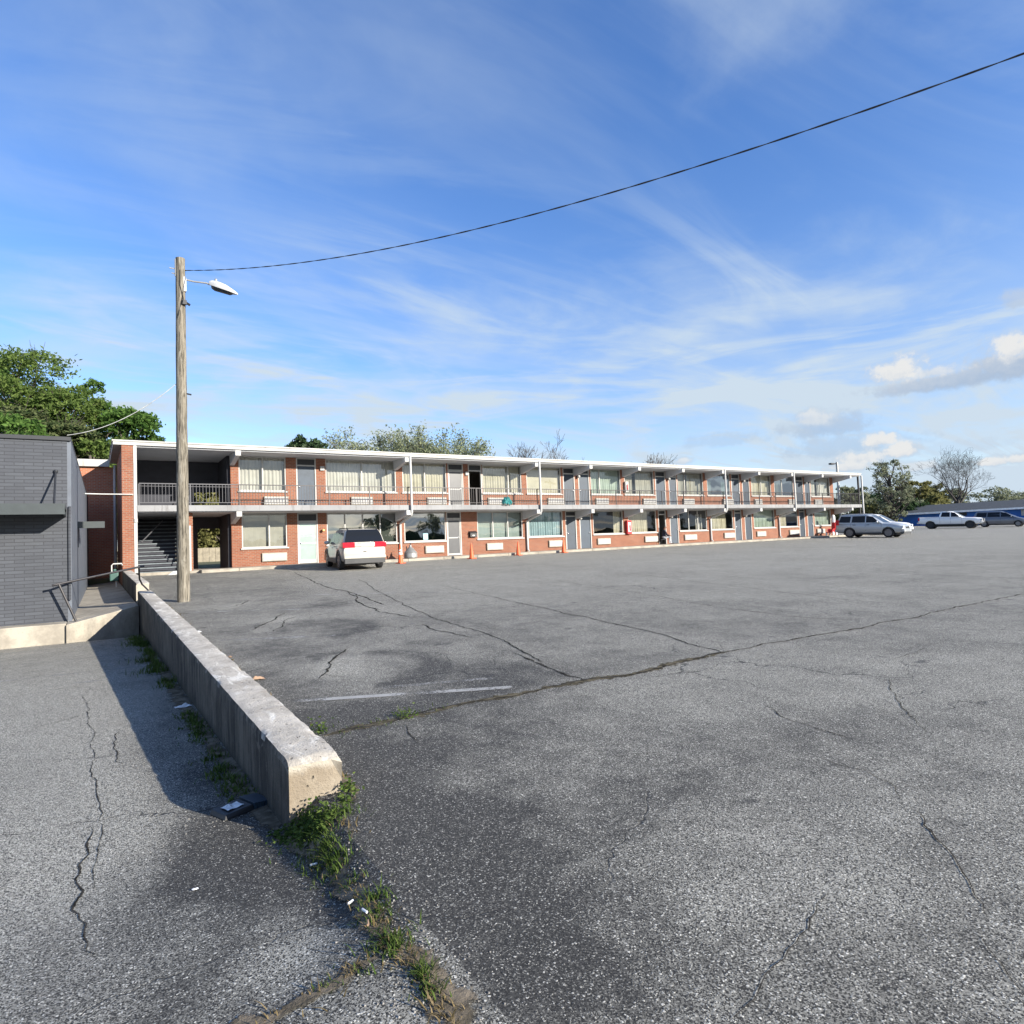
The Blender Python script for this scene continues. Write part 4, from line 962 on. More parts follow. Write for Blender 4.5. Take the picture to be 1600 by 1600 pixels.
# ------------------------------------------------------------------ vehicles
def bool_cut(o, cutters):
    for c in cutters:
        md = o.modifiers.new('cut', 'BOOLEAN'); md.operation = 'DIFFERENCE'; md.object = c; md.solver = 'EXACT'
    bpy.context.view_layer.update()
    dg = bpy.context.evaluated_depsgraph_get()
    me = bpy.data.meshes.new_from_object(o.evaluated_get(dg)); o.modifiers.clear(); o.data = me
    for c in cutters: bpy.data.objects.remove(c)
    return o
def vehicle(name, label, cat, u, n, head, S):
    """local frame: x forward, y left, z up"""
    root = empty(name, (u, n, lot(u, n)), label, cat, 0)
    hx, hy = head; root.rotation_euler = (0, -math.atan(.0305 * hy / math.hypot(hx, hy)), math.atan2(hy, hx))
    P = lambda mb, nm, mat, par=root, sm=40: mb.build(nm, M[mat], par, sm)
    body = MB(); st = S['st']; K = 14
    for (x, zb, zt, hw) in st:
        ring = [(0, zb), (.80 * hw, zb), (.93 * hw, zb + .05), (.985 * hw, zb + .22), (hw, zb + .55 * (zt - zb)), (.985 * hw, zb + .8 * (zt - zb)), (.94 * hw, zt - .05), (.84 * hw, zt), (0, zt + .025)]
        full = ring + [(-y, z) for y, z in ring[-2:0:-1]]
        body.v += [(x, y, z) for y, z in full]
    k = 16
    for i in range(len(st) - 1):
        for j in range(k): body.f.append((i * k + j, i * k + (j + 1) % k, (i + 1) * k + (j + 1) % k, (i + 1) * k + j)); body.mi.append(0)
    body.f += [tuple(range(k)), tuple(range((len(st) - 1) * k, len(st) * k))]; body.mi += [0, 0]
    bo = P(body, 'body', S['paint'])
    cut = []
    for wx in S['wx']:
        for sg in (-1, 1):
            c = MB(); c.lathe([(S['wr'] * 1.17, -.2), (S['wr'] * 1.17, .2)], 28, (0, 0, 0), 'y'); co_ = c.build('cutter', M['black'], bo)
            co_.location = (wx, sg * (S['hw'] - .1), S['wr']); cut.append(co_)
    bool_cut(bo, cut); bo.data.polygons.foreach_set('use_smooth', [True] * len(bo.data.polygons)); bo.data.set_sharp_from_angle(angle=R(35))
    # cabin lofted upward
    C = S['cab']     # levels: z, x_rear, x_front, half width
    cb = MB(); kk = 12
    for (z, xr, xf, w) in C:
        r_ = .10; pts = [(xr, -w + r_), (xr + r_, -w), (xr + .6, -w - .0), (xf - .6, -w), (xf - r_ * 1.6, -w), (xf, -w + r_ * 1.8)]
        pts += [(a, -b) for a, b in reversed(pts)]
        cb.v += [(a, b, z) for a, b in pts]
    for i in range(len(C) - 1):
        for j in range(kk): cb.f.append((i * kk + j, i * kk + (j + 1) % kk, (i + 1) * kk + (j + 1) % kk, (i + 1) * kk + j)); cb.mi.append(0)
    cb.f.append(tuple(range((len(C) - 1) * kk, len(C) * kk))); cb.mi.append(0)
    P(cb, 'cabin', S['paint'])
    def lev(z):
        for a, b in zip(C[:-1], C[1:]):
            if a[0] <= z <= b[0]:
                q = (z - a[0]) / (b[0] - a[0]); return [a[i] + (b[i] - a[i]) * q for i in range(4)]
        return list(C[-1])
    for poly in S['side']:
        for sg in (-1, 1):
            g = MB(); g.quad(*[(x, sg * (lev(z)[3] + .007), z) for x, z in poly]); g.build('window', M['carglass'], root)
    def across(nm, front, z0, z1, mar, mat='carglass', off=.012, par=root):
        g = MB(); Zs = sorted([z0, z1] + [c_[0] for c_ in C if z0 < c_[0] < z1])
        for z in Zs:
            l = lev(z); x = l[2] + off if front else l[1] - off; w = l[3] - mar
            g.v += [(x, -w, z), (x + (.0 if front else 0), 0, z), (x, w, z)]
        for i in range(len(Zs) - 1):
            for j in range(2): g.f.append((i * 3 + j, i * 3 + j + 1, (i + 1) * 3 + j + 1, (i + 1) * 3 + j)); g.mi.append(0)
        return g.build(nm, M[mat], par)
    across('windshield', True, S['ws'][0], S['ws'][1], .21); 
    if S.get('rw'): across('rear_window', False, S['rw'][0], S['rw'][1], S.get('rwm', .13))
    # wheels
    for wx in S['wx']:
        for sg in (-1, 1):
            y = sg * (S['hw'] - .13); r_ = S['wr']
            e = MB(); e.lathe([(r_ * .60, -.11), (r_ * .93, -.11), (r_, -.07), (r_, .07), (r_ * .93, .11), (r_ * .60, .11)], 28, (wx, y, r_), 'y'); wh = P(e, 'wheel', 'rubber')
            e = MB(); yo = y + sg * .085; e.lathe([(r_ * .66, -.02), (r_ * .66, .015), (r_ * .60, .015), (r_ * .58, -.01), (.02, -.01)] if sg > 0 else [(r_ * .66, .02), (r_ * .66, -.015), (r_ * .60, -.015), (r_ * .58, .01), (.02, .01)], 28, (wx, yo, r_), 'y'); e.build('rim', M['dark'], wh, 40)
            e = MB(); ys = yo + sg * .012
            for q in range(S.get('spokes', 5)):
                a = 2 * math.pi * q / S.get('spokes', 5) + .3; d1 = Vector((math.cos(a), 0, math.sin(a))); d2 = Vector((-math.sin(a), 0, math.cos(a))); c0 = Vector((wx, ys, r_))
                v = [c0 + d1 * r_ * .1 - d2 * .045, c0 + d1 * r_ * .63 - d2 * .03, c0 + d1 * r_ * .63 + d2 * .03, c0 + d1 * r_ * .1 + d2 * .045]
                o_ = Vector((0, sg * .02, 0)); e.hexa(v, [p_ + o_ for p_ in v])
            e.lathe([(r_ * .17, -.02), (r_ * .17, .02)], 14, (wx, ys + sg * .012, r_), 'y'); e.lathe([(r_ * .66, -.012), (r_ * .66, .012), (r_ * .58, .012), (r_ * .58, -.012)], 28, (wx, ys + sg * .006, r_), 'y'); e.build('wheel_spokes', M[S.get('rim', 'alloy')], wh, 40)
    # mirrors, door handles, lamps, plates and trim
    for sg in (-1, 1):
        x, z = S['mir']; w = lev(z)[3]
        e = MB(); e.ball((x, sg * (w + .14), z + .04), (.07, .13, .085), 12); P(e, 'mirror', S.get('mirpaint', S['paint']), sm=60)
        for x, z in S['handles']:
            w = S['hw'] + .004; e = MB(); e.box(x - .1, x + .1, *sorted((sg * (w - .03), sg * (w + .012))), z - .018, z + .018); P(e, 'door_handle', S.get('trim', 'dark'))
    for nm, mat, b in S['boxes']:
        for sg in ((-1, 1) if b[2] > 0.001 else (1,)):
            e = MB(); y0, y1 = (b[2], b[3]) if sg > 0 else (-b[3], -b[2]); e.box(b[0], b[1], y0, y1, b[4], b[5]); o_ = P(e, nm, mat); bevel_mesh(o_, min(.02, (b[1] - b[0]) * .3, (b[5] - b[4]) * .3))
    for x in S['seams']:                     # door gaps
        for sg in (-1, 1):
            e = MB(); z0, z1 = S['seamz']; w = S['hw']
            e.quad((x - .006, sg * (w * .99 + .003), z0), (x + .006, sg * (w * .99 + .003), z0), (x + .006, sg * (w + .004), z1), (x - .006, sg * (w + .004), z1)); e.build('door_gap', M['black'], root)
    e = MB(); zb = S['st'][0][1] + .02; e.box(S['wx'][1] - .5, S['wx'][0] + .5, -S['hw'] + .24, S['hw'] - .24, .20, zb + .14); P(e, 'underbody', 'black')
    if S.get('rack'):
        z, x0, x1, w = S['rack']
        for sg in (-1, 1):
            e = MB(); e.tube([(x0, sg * w, z), (x0 + .1, sg * w, z + .07), (x1 - .1, sg * w, z + .07), (x1, sg * w, z)], .02, 6); P(e, 'roof_rack', S.get('rackmat', 'dark'))
        e = MB()
        for x in (x0 + .35, x1 - .5): e.tube([(x, -w, z + .07), (x, w, z + .07)], .015, 6)
        P(e, 'roof_rack', S.get('rackmat', 'dark'))
    return root

BU = dict(paint='champagne', hw=.93, wx=(1.42, -1.43), wr=.35, mirpaint='champagne', trim='champagne',
    st=[(-2.36, .42, .80, .80), (-2.33, .38, .98, .86), (-2.18, .34, 1.02, .91), (-1.4, .30, 1.03, .93), (0, .28, 1.02, .935), (1.0, .28, 1.0, .93), (1.5, .30, .96, .92), (2.0, .32, .86, .87), (2.25, .36, .72, .78), (2.36, .42, .62, .62)],
    cab=[(.98, -2.28, 1.22, .885), (1.08, -2.27, 1.05, .875), (1.40, -2.16, .55, .79), (1.60, -2.02, .18, .725), (1.67, -1.90, -.02, .68), (1.695, -1.6, -.3, .55)],
    side=[[(-2.02, 1.10), (-1.25, 1.09), (-1.2, 1.54), (-1.88, 1.54)], [(-1.13, 1.09), (-.25, 1.08), (-.25, 1.55), (-1.10, 1.55)], [(-.17, 1.08), (.86, 1.07), (.28, 1.52), (-.17, 1.55)]],
    ws=(1.03, 1.60), rw=(1.15, 1.667), rwm=.05, mir=(.72, 1.08), handles=[(-.95, .9), (.05, .9)], seams=[-1.22, -.21, .98], seamz=(.46, 1.0), rack=(1.665, -1.9, -.1, .60), spokes=5,
    boxes=[('tail_light', 'lampred', (-2.36, -2.02, .40, .905, .93, 1.145)), ('plate_panel', 'champagne', (-2.375, -2.30, -.42, .42, .96, 1.13)), ('license_plate', 'paper', (-2.386, -2.374, -.155, .155, .975, 1.085)), ('tailgate_trim', 'chrome', (-2.384, -2.372, -.3, .3, 1.10, 1.122)),
           ('bumper', 'cladding', (-2.42, -2.22, -.84, .84, .27, .47)), ('bumper_step', 'champagne', (-2.43, -2.28, -.86, .86, .475, .60)), ('side_cladding', 'cladding', (-.95, .95, .90, .945, .27, .44)), ('headlight', 'lampclear', (2.05, 2.27, .48, .78, .60, .74)), ('tailgate_handle', 'dark', (-2.372, -2.35, -.07, .07, .74, .77))])
p = on_lot(572, 873)
def arch(root, S, mat):
    for wx in S['wx']:
        for sg in (-1, 1):
            e = MB(); r0, r1 = S['wr'] * 1.16, S['wr'] * 1.42; y0 = sg * (S['hw'] - .02); y1 = sg * (S['hw'] + .012); k = 18
            for i in range(k + 1):
                a = R(-8) + R(196) * i / k
                for r_, y in ((r0, y0), (r0, y1), (r1, y1), (r1, y0)): e.v.append((wx + r_ * math.cos(a), y, S['wr'] + r_ * math.sin(a)))
            for i in range(k):
                for j in range(4): e.f.append((i * 4 + j, i * 4 + (j + 1) % 4, i * 4 + 4 + (j + 1) % 4, i * 4 + 4 + j)); e.mi.append(0)
            e.build('wheel_arch_trim', M[mat], root, 40)
c_ = on_n(557, 858, 28.0)
bu = vehicle('parked_suv', 'champagne family crossover parked nose in at the rooms, rear with red tail lights showing', 'car', c_.x, 26.1 + 2.36, (.13, 1), BU); arch(bu, BU, 'cladding')

PI_ = dict(paint='silver', hw=.97, wx=(1.38, -1.34), wr=.37, trim='dark',
    st=[(-2.38, .45, .85, .80), (-2.34, .40, 1.05, .88), (-2.2, .36, 1.08, .94), (-1.4, .32, 1.09, .97), (0, .30, 1.09, .975), (1.0, .30, 1.08, .97), (1.5, .32, 1.05, .96), (2.05, .34, .98, .92), (2.28, .36, .86, .85), (2.38, .40, .74, .70)],
    cab=[(1.05, -2.32, 1.12, .93), (1.15, -2.31, .98, .91), (1.45, -2.20, .52, .83), (1.68, -2.08, .12, .76), (1.75, -1.98, -.08, .72), (1.78, -1.7, -.4, .6)],
    side=[[(-2.12, 1.17), (-1.30, 1.15), (-1.24, 1.62), (-1.98, 1.63)], [(-1.18, 1.15), (-.22, 1.14), (-.22, 1.64), (-1.13, 1.63)], [(-.14, 1.14), (.80, 1.13), (.30, 1.58), (-.14, 1.63)]],
    ws=(1.12, 1.68), rw=(1.18, 1.66), mir=(.68, 1.14), handles=[(-.98, .96), (.0, .96)], seams=[-1.22, -.18, .92], seamz=(.5, 1.06), rack=(1.745, -1.9, -.1, .66), rackmat='galv', spokes=5,
    boxes=[('tail_light', 'lampred', (-2.36, -2.1, .66, .93, .95, 1.35)), ('bumper', 'silver', (2.2, 2.42, -.82, .82, .42, .62)), ('lower_bumper', 'cladding', (2.15, 2.40, -.80, .80, .28, .41)), ('grille', 'dark', (2.335, 2.40, -.38, .38, .66, .80)), ('headlight', 'lampclear', (2.12, 2.37, .50, .84, .70, .86)), ('fog_lamp', 'lampclear', (2.40, 2.428, .5, .66, .44, .54)),
           ('bumper', 'silver', (-2.44, -2.25, -.86, .86, .40, .62)), ('side_moulding', 'silver', (-.85, .85, .955, .988, .60, .66)), ('sill', 'cladding', (-.9, .9, .93, .975, .28, .38))])
vehicle('parked_suv', 'silver blue boxy utility vehicle with roof rack at the far end of the motel', 'car', 50.2, 27.2, (.17, -.985), PI_)
PW = dict(PI_); PW['paint'] = 'whitepaint'; PW['boxes'] = [(a, 'whitepaint' if b == 'silver' else b, c) for a, b, c in PI_['boxes']]; PW['rack'] = None
vehicle('parked_suv', 'white utility vehicle mostly hidden behind the silver one', 'car', 57.6, 30.6, (.22, -.975), PW)

TR = dict(paint='whitepaint', hw=1.0, wx=(1.86, -1.78), wr=.41, trim='whitepaint', rim='dark',
    st=[(-2.92, .60, 1.0, .92), (-2.88, .56, 1.22, .97), (-2.7, .52, 1.25, .99), (-1.0, .45, 1.25, 1.0), (-.7, .43, 1.22, 1.0), (0.9, .43, 1.20, 1.0), (1.3, .45, 1.20, .99), (2.3, .47, 1.16, .98), (2.75, .5, 1.10, .95), (2.92, .55, .95, .86)],
    cab=[(1.18, -.95, 1.32, .95), (1.30, -.95, 1.15, .92), (1.60, -.88, .72, .84), (1.82, -.78, .36, .77), (1.88, -.66, .18, .72), (1.90, -.5, .0, .6)],
    side=[[(-.78, 1.30), (.06, 1.28), (.06, 1.78), (-.66, 1.78)], [(.16, 1.28), (1.0, 1.27), (.48, 1.74), (.16, 1.78)]],
    ws=(1.26, 1.80), rw=(1.34, 1.76), mir=(.92, 1.28), handles=[(-.55, 1.08), (.4, 1.08)], seams=[-.86, .11, 1.15], seamz=(.55, 1.2), spokes=6,
    boxes=[('tail_light', 'lampred', (-2.93, -2.78, .84, .985, .88, 1.2)), ('bumper', 'chrome', (2.78, 3.02, -.92, .92, .52, .72)), ('grille', 'dark', (2.88, 2.965, -.58, .58, .78, 1.04)), ('headlight', 'lampclear', (2.72, 2.95, .62, .93, .80, 1.04)), ('bumper', 'chrome', (-3.05, -2.88, -.9, .9, .55, .72)), ('bed_rail', 'whitepaint', (-2.86, -.98, .90, .985, 1.245, 1.30)), ('sill', 'dark', (-1.2, 1.3, .92, .98, .40, .50))])
vehicle('pickup_truck', 'white crew cab pickup truck parked before the blue building', 'truck', 79.4, 34.4, (.25, -.97), TR)
MV = dict(paint='greypaint', hw=.99, wx=(1.58, -1.48), wr=.34, trim='greypaint',
    st=[(-2.52, .45, .85, .84), (-2.48, .38, 1.0, .90), (-2.3, .34, 1.05, .95), (-1.4, .28, 1.06, .985), (0, .26, 1.06, .99), (1.1, .26, 1.04, .985), (1.7, .28, 1.0, .96), (2.2, .30, .88, .90), (2.45, .34, .72, .78), (2.55, .38, .62, .62)],
    cab=[(1.02, -2.46, 1.62, .94), (1.12, -2.45, 1.42, .92), (1.40, -2.36, .86, .85), (1.66, -2.22, .34, .77), (1.73, -2.1, .08, .72), (1.76, -1.8, -.3, .6)],
    side=[[(-2.22, 1.14), (-1.25, 1.12), (-1.2, 1.60), (-2.08, 1.60)], [(-1.17, 1.12), (-.02, 1.11), (-.02, 1.62), (-1.12, 1.61)], [(.06, 1.11), (1.25, 1.10), (.5, 1.58), (.06, 1.62)]],
    ws=(1.10, 1.66), rw=(1.16, 1.62), mir=(1.0, 1.12), handles=[(-.4, .95), (.2, .95)], seams=[-1.2, .02, 1.2], seamz=(.45, 1.04), spokes=7,
    boxes=[('tail_light', 'lampred', (-2.50, -2.3, .74, .95, .85, 1.2)), ('headlight', 'lampclear', (2.2, 2.47, .52, .84, .62, .78)), ('grille', 'dark', (2.44, 2.53, -.4, .4, .56, .70)), ('bumper', 'greypaint', (-2.58, -2.4, -.9, .9, .38, .6))])
vehicle('minivan', 'grey minivan parked at the right edge behind the pickup', 'car', 86.2, 32.2, (.25, -.97), MV)

# ------------------------------------------------------------------ blue building
bb = empty('blue_building', (0, 0, 0), 'low blue building with shallow dark shingle roof and white eave', 'building')
Q0 = Vector((98.6, 50.7)); DV = (Vector((102.0, 35.4)) - Q0).normalized(); NV = Vector((-DV.y, DV.x))
if NV.x < 0: NV = -NV
def bp(a, b, z): q = Q0 + DV * a + NV * b; return (q.x, q.y, z)
def bbox(mb, a0, a1, b0, b1, z0, z1): mb.hexa([bp(a0, b0, z0), bp(a1, b0, z0), bp(a1, b1, z0), bp(a0, b1, z0)], [bp(a0, b0, z1), bp(a1, b0, z1), bp(a1, b1, z1), bp(a0, b1, z1)])
mb = MB(); bbox(mb, 0, 70, 0, 10, .5, 3.68); part(mb, 'wall', M['bluewall'], bb)
mb = MB(); e0, e1 = 3.72, 4.9
mb.hexa([bp(-.8, -.7, e0), bp(71, -.7, e0), bp(71, 10.7, e0), bp(-.8, 10.7, e0)], [bp(-.2, 4.8, e1), bp(71, 4.8, e1), bp(71, 5.2, e1), bp(-.2, 5.2, e1)]); part(mb, 'roof', M['shingle'], bb)
mb = MB(); bbox(mb, -.85, 71, -.78, -.705, e0 - .22, e0 + .02); bbox(mb, -.85, -.805, -.70, 10.7, e0 - .22, e0 + .02); part(mb, 'eave', plain('bright_white_eave', (.85, .85, .85), .5), bb)
for a, w in ((15.3, 1.5), (24, 1.5), (33, 1.5)):
    mb = MB(); bbox(mb, a, a + w, -.06, -.002, 2.65, 3.45); w_ = part(mb, 'window', M['white'], bb)
    mb = MB(); bbox(mb, a + .1, a + w - .1, -.075, -.061, 2.75, 3.35); mb.build('pane', M['galv'], w_)
mb = MB(); bbox(mb, 8.2, 9.4, -.12, -.002, 3.0, 3.45); part(mb, 'vent', M['dark'], bb)
mb = MB(); bbox(mb, 17.0, 17.3, 2.3, 2.6, 4.2, 4.9); part(mb, 'roof_vent', M['galv'], bb)

# ------------------------------------------------------------------ small things
def cone(u, n, label, collar=0, h=.71, tilt=0):
    z = fl(u) if n > FN - .36 else lot(u, n)
    r_ = empty('traffic_cone', (u, n, z), label, 'cone', .3, 'orange traffic cones along the walkway')
    mb = MB(); mb.box(-.18, .18, -.18, .18, .002, .04); bevel_mesh(part(mb, 'base', M['orange'], r_), .012)
    mb = MB(); mb.lathe([(.135, .04), (.125, .08), (.03, h - .02), (.022, h)], 20); part(mb, 'cone_body', M['orange'], r_, 40)
    if collar:
        for a, b_ in ((.42, .55), (.60, .66)):
            mb = MB(); f_ = lambda q: .125 - (.125 - .03) * (q - .08) / (h - .1) + .005
            mb.lathe([(f_(a), a), (f_(b_), b_)], 20); part(mb, 'collar', M['paper'], r_, 40)
    return r_
def at_floor(x, y, n): q = on_n(x, y, n); return q.x
cone(at_floor(626, 878, 29.2), 29.2, 'tall orange traffic cone with white collars right of the champagne car', 1, .92)
cone(at_floor(737, 872, 29.6), 29.6, 'orange traffic cone below the black mailbox', 0, .80)
cone(at_floor(810, 867, 30.35), 30.35, 'orange traffic cone with pale sun faded top near the white downspout', 0, .76)
cone(at_floor(881, 864, 30.3), 30.3, 'orange traffic cone in front of the blue grey doors', 0, .84)
dr = empty('metal_drum', (at_floor(641, 868, 31.4), 31.35, fl(16) - .004), 'squat grey metal drum with conical lid and stub pipes', 'drum')
mb = MB(); mb.lathe([(.30, 0), (.34, .03), (.34, .22), (.32, .26), (.33, .29)], 24); part(mb, 'drum_body', M['drum'], dr, 40)
mb = MB(); mb.lathe([(.335, .29), (.30, .33), (.09, .56), (.06, .60), (.06, .68)], 24); part(mb, 'lid', M['drum'], dr, 40)
mb = MB(); mb.tube([(-.2, 0, .4), (-.22, 0, .62)], .03, 8); mb.tube([(0, 0, .66), (.02, 0, .78)], .025, 8); part(mb, 'stub_pipe', M['dark'], dr, 40)
# mailbox
u = u_at(738, 2.3, WN); mbx = empty('mailbox', (u, WN - .002, 0), 'black wall mailbox on the brick beside the grey screen door', 'mailbox')
mb = MB(); mb.box(-.22, .22, -.16, 0, 2.08, 2.30); part(mb, 'box', M['black'], mbx, bev=.015)
mb = MB(); mb.hexa([(-.24, -.19, 2.301), (.24, -.19, 2.301), (.24, 0, 2.301), (-.24, 0, 2.301)], [(-.24, -.17, 2.33), (.24, -.17, 2.33), (.24, 0, 2.42), (-.24, 0, 2.42)]); part(mb, 'flap', M['dark'], mbx)
mb = MB(); mb.box(-.08, .06, -.163, -.1605, 2.14, 2.2); part(mb, 'name_plate', M['galv'], mbx)
# paper notice in the office window
u = u_at(666, 2.3, WN); mb = MB(); mb.box(u - .16, u + .12, WN + .045, WN + .055, 2.02, 2.36); o = mb.build('paper_notice', M['bluepaper']); tag(o, 'pale blue paper notice taped in the large reflecting ground floor window', 'notice')
# fire extinguisher cabinet
u = u_at(980, 2.6, WN); fc = empty('fire_cabinet', (u, WN - .002, 0), 'red fire extinguisher cabinet between two ground floor windows', 'cabinet')
mb = MB(); mb.box(-.19, .19, -.22, 0, 1.95, 2.85); part(mb, 'case', M['red'], fc, bev=.015)
mb = MB(); mb.box(-.12, .13, -.228, -.2205, 2.1, 2.72); part(mb, 'door_panel', M['paper'], fc)
mb = MB(); mb.lathe([(.05, 0), (.05, .36), (.02, .42), (.02, .46)], 12, (0.02, -.245, 2.15)); part(mb, 'extinguisher', M['red'], fc, 40)
u = u_at(977, 5.1, WN); f2 = empty('fire_cabinet', (u, WN - .002, 0), 'white fire extinguisher box on the upper balcony pier', 'cabinet')
mb = MB(); mb.box(-.13, .13, -.18, 0, 4.75, 5.45); part(mb, 'case', M['white'], f2, bev=.015)
mb = MB(); mb.lathe([(.05, 0), (.05, .3), (.02, .36)], 12, (0, -.20, 4.9)); part(mb, 'extinguisher', M['red'], f2, 40)
# teal cloth over the railing
u = on_n(791, 782, FN).x; mb = MB()
for i in range(13):
    for j in range(9):
        a = i / 12; b_ = j / 8; w = .34 * (1 - .45 * b_ ** 2) * (.8 + .2 * math.sin(b_ * 5)); x = u + (a - .5) * 2 * w
        mb.v.append((x, FN - .06 - .10 * math.cos((a - .5) * math.pi) * (1 - .4 * b_) + .03 * math.sin(a * 17 + b_ * 3), Z2 - .02 + .46 * b_ ** .9))
for j in range(8):
    for i in range(12): mb.f.append((j * 13 + i, j * 13 + i + 1, (j + 1) * 13 + i + 1, (j + 1) * 13 + i)); mb.mi.append(0)
o = mb.build('cloth_bundle', M['teal'], smooth=70); md = o.modifiers.new('s', 'SOLIDIFY'); md.thickness = .03; tag(o, 'teal cloth bundle hanging on the balcony railing', 'cloth')
# red cart with white tank near the far end
u = u_at(1301, 1.6, 31.6); rc = empty('hand_cart', (u, 31.55, fl(u)), 'red wheeled hand cart carrying a white upright tank by the last room', 'cart', .2)
mb = MB(); mb.box(-.85, .35, -.22, .22, .22, .30); mb.tube([(-.85, -.2, .26), (-.55, -.2, .52), (-.1, -.2, .55), (.2, -.2, .34)], .03, 6); mb.tube([(-.85, .2, .26), (-.55, .2, .52), (-.1, .2, .55), (.2, .2, .34)], .03, 6); mb.box(-.6, -.2, -.2, .2, .30, .52); part(mb, 'chassis', M['red'], rc, bev=.01)
mb = MB(); mb.tube([(.2, -.17, .3), (.24, -.17, 1.25)], .03, 8); mb.tube([(.2, .17, .3), (.24, .17, 1.25)], .03, 8); mb.tube([(.24, -.17, 1.25), (.24, .17, 1.25)], .03, 8); mb.box(.08, .3, -.14, .14, .3, 1.05); part(mb, 'handle_frame', M['red'], rc, 40)
mb = MB(); mb.lathe([(.05, .9), (.14, 1.0), (.14, 1.45), (.09, 1.58), (.04, 1.62)], 16, (.2, 0, .1)); part(mb, 'tank', M['paper'], rc, 40)
for (x, y) in ((-.75, -.27), (-.75, .27), (-.05, -.27), (-.05, .27)):
    mb = MB(); mb.lathe([(.09, -.04), (.15, -.03), (.15, .03), (.09, .04)], 18, (x, y, .15), 'y'); w_ = part(mb, 'wheel', M['paper'], rc, 40)
# black crate with a white label on the driveway
p = on_low(374, 1266); bx = empty('crushed_box', (p.x, p.y, low(p.x, p.y) + .004), 'flattened black plastic box with white label lying by the concrete wall', 'box', R(20)); bx.scale = (.78, .78, .78)
mb = MB(); mb.hexa([(-.20, -.12, 0), (.07, -.12, 0), (.07, .13, 0), (-.20, .13, 0)], [(-.18, -.10, .035), (.06, -.11, .05), (.06, .12, .05), (-.18, .12, .04)]); part(mb, 'tray', M['black'], bx, bev=.006)
mb = MB()
for i in range(7): x = .075 + i * .024; mb.hexa([(x, -.12, 0), (x + .020, -.12, 0), (x + .020, .14, 0), (x, .14, 0)], [(x, -.115, .055 - .003 * i), (x + .020, -.115, .055 - .003 * i), (x + .020, .135, .06 - .003 * i), (x, .135, .06 - .003 * i)])
part(mb, 'ribbed_flap', plain('dark_blue_plastic', (.02, .035, .05), .45), bx)
mb = MB(); k = 8
for i in range(k + 1):
    for j in range(5):
        x, y = -.135 + .15 * i / k, -.055 + .125 * j / 4; mb.v.append((x, y, .047 + .0075 * (x + .18) / .24 * 1.0 + .004 * math.sin(i * 1.1 + j)))
for i in range(k):
    for j in range(4): mb.f.append((i * 5 + j, (i + 1) * 5 + j, (i + 1) * 5 + j + 1, i * 5 + j + 1)); mb.mi.append(0)
lb = part(mb, 'white_label', M['paper'], bx)
mb = MB()
for (x, y, l, w) in ((-.07, .035, .03, .006), (-.105, .02, .012, .005), (-.085, -.005, .02, .004), (-.09, -.03, .025, .005), (-.075, .012, .012, .004)): mb.box(x, x + l, y, y + w, .060, .0615)
mb.build('print_mark', M['black'], lb)
# litter
def litter(name, x, y, mat, label, sz, surf=on_any, seed=0, cat='litter', ratio=.6, h=.3):
    p = surf(x, y); rnd = random.Random(seed); mb = MB(); k = 9; z0 = surf_any(p.x, p.y) + .006
    for i in range(k + 1):
        for j in range(k + 1):
            a, b_ = i / k - .5, j / k - .5; rr = 1 + .25 * noise.noise(Vector((a * 5, b_ * 5, seed)))
            mb.v.append((p.x + a * sz * rr, p.y + b_ * sz * ratio * rr, z0 + sz * h * max(0, noise.noise(Vector((a * 3.3, b_ * 3.3, seed + 3))) + .35) * (1 - 3.2 * max(a * a, b_ * b_))))
    for i in range(k):
        for j in range(k): mb.f.append((i * (k + 1) + j, (i + 1) * (k + 1) + j, (i + 1) * (k + 1) + j + 1, i * (k + 1) + j + 1)); mb.mi.append(0)
    o = mb.build(name, M[mat], smooth=50); return tag(o, label, cat)
litter('crumpled_paper', 286, 1105, 'paper', 'crumpled white paper scrap on the shaded driveway by the wall', .17, seed=1, ratio=.5)
litter('paper_scrap', 305, 1391, 'paper', 'tiny white scrap alone on the foreground driveway', .03, seed=2)
litter('dry_leaf', 401, 1062, 'leafbrown', 'reddish brown dry leaf litter just behind the concrete wall', .17, seed=3)
litter('dry_leaf', 352, 1028, 'leafbrown', 'pale tan leaf litter behind the wall, farther back', .16, seed=4)
litter('paper_scrap', 303, 989, 'paper', 'white scrap on the car park near the pole foot', .22, seed=5, ratio=.4)
litter('black_bag', 203, 978, 'black', 'small black bag lying at the shaded foot of the ramp', .28, seed=6, h=.4)
for i, (x, y, l) in enumerate(((548, 1417, 'white cigarette butt in the weedy soil seam, upper one'), (570, 1431, 'larger white cigarette butt in the weedy soil seam, lower one'), (490, 1357, 'pale cigarette butt beside the green weeds'), (575, 1450, 'tan twig like butt low in the soil seam'))):
    p = on_any(x, y); a = .5 + i * 1.3; d_ = Vector((math.cos(a), math.sin(a), 0)) * .018; c0 = Vector((p.x, p.y, surf_any(p.x, p.y) + .022)); mb = MB(); mb.tube([c0 - d_, c0 + d_], .0055, 8); tag(mb.build('cigarette_butt', M['paper'] if i < 3 else M['leafbrown'], smooth=40), l, 'litter')
p = on_n(273, 893, 30.9); mb = MB(); mb.hexa([(p.x - .32, 30.7, .85), (p.x + .30, 30.7, .85), (p.x + .34, 30.98, .85), (p.x - .3, 30.98, .85)], [(p.x - .08, 30.8, 1.02), (p.x + .10, 30.8, 1.03), (p.x + .1, 30.95, 1.03), (p.x - .06, 30.95, 1.02)]); o = mb.build('concrete_block', M['white']); bevel_mesh(o, .015); tag(o, 'small wedge of white concrete at the foot of the stairs', 'block')

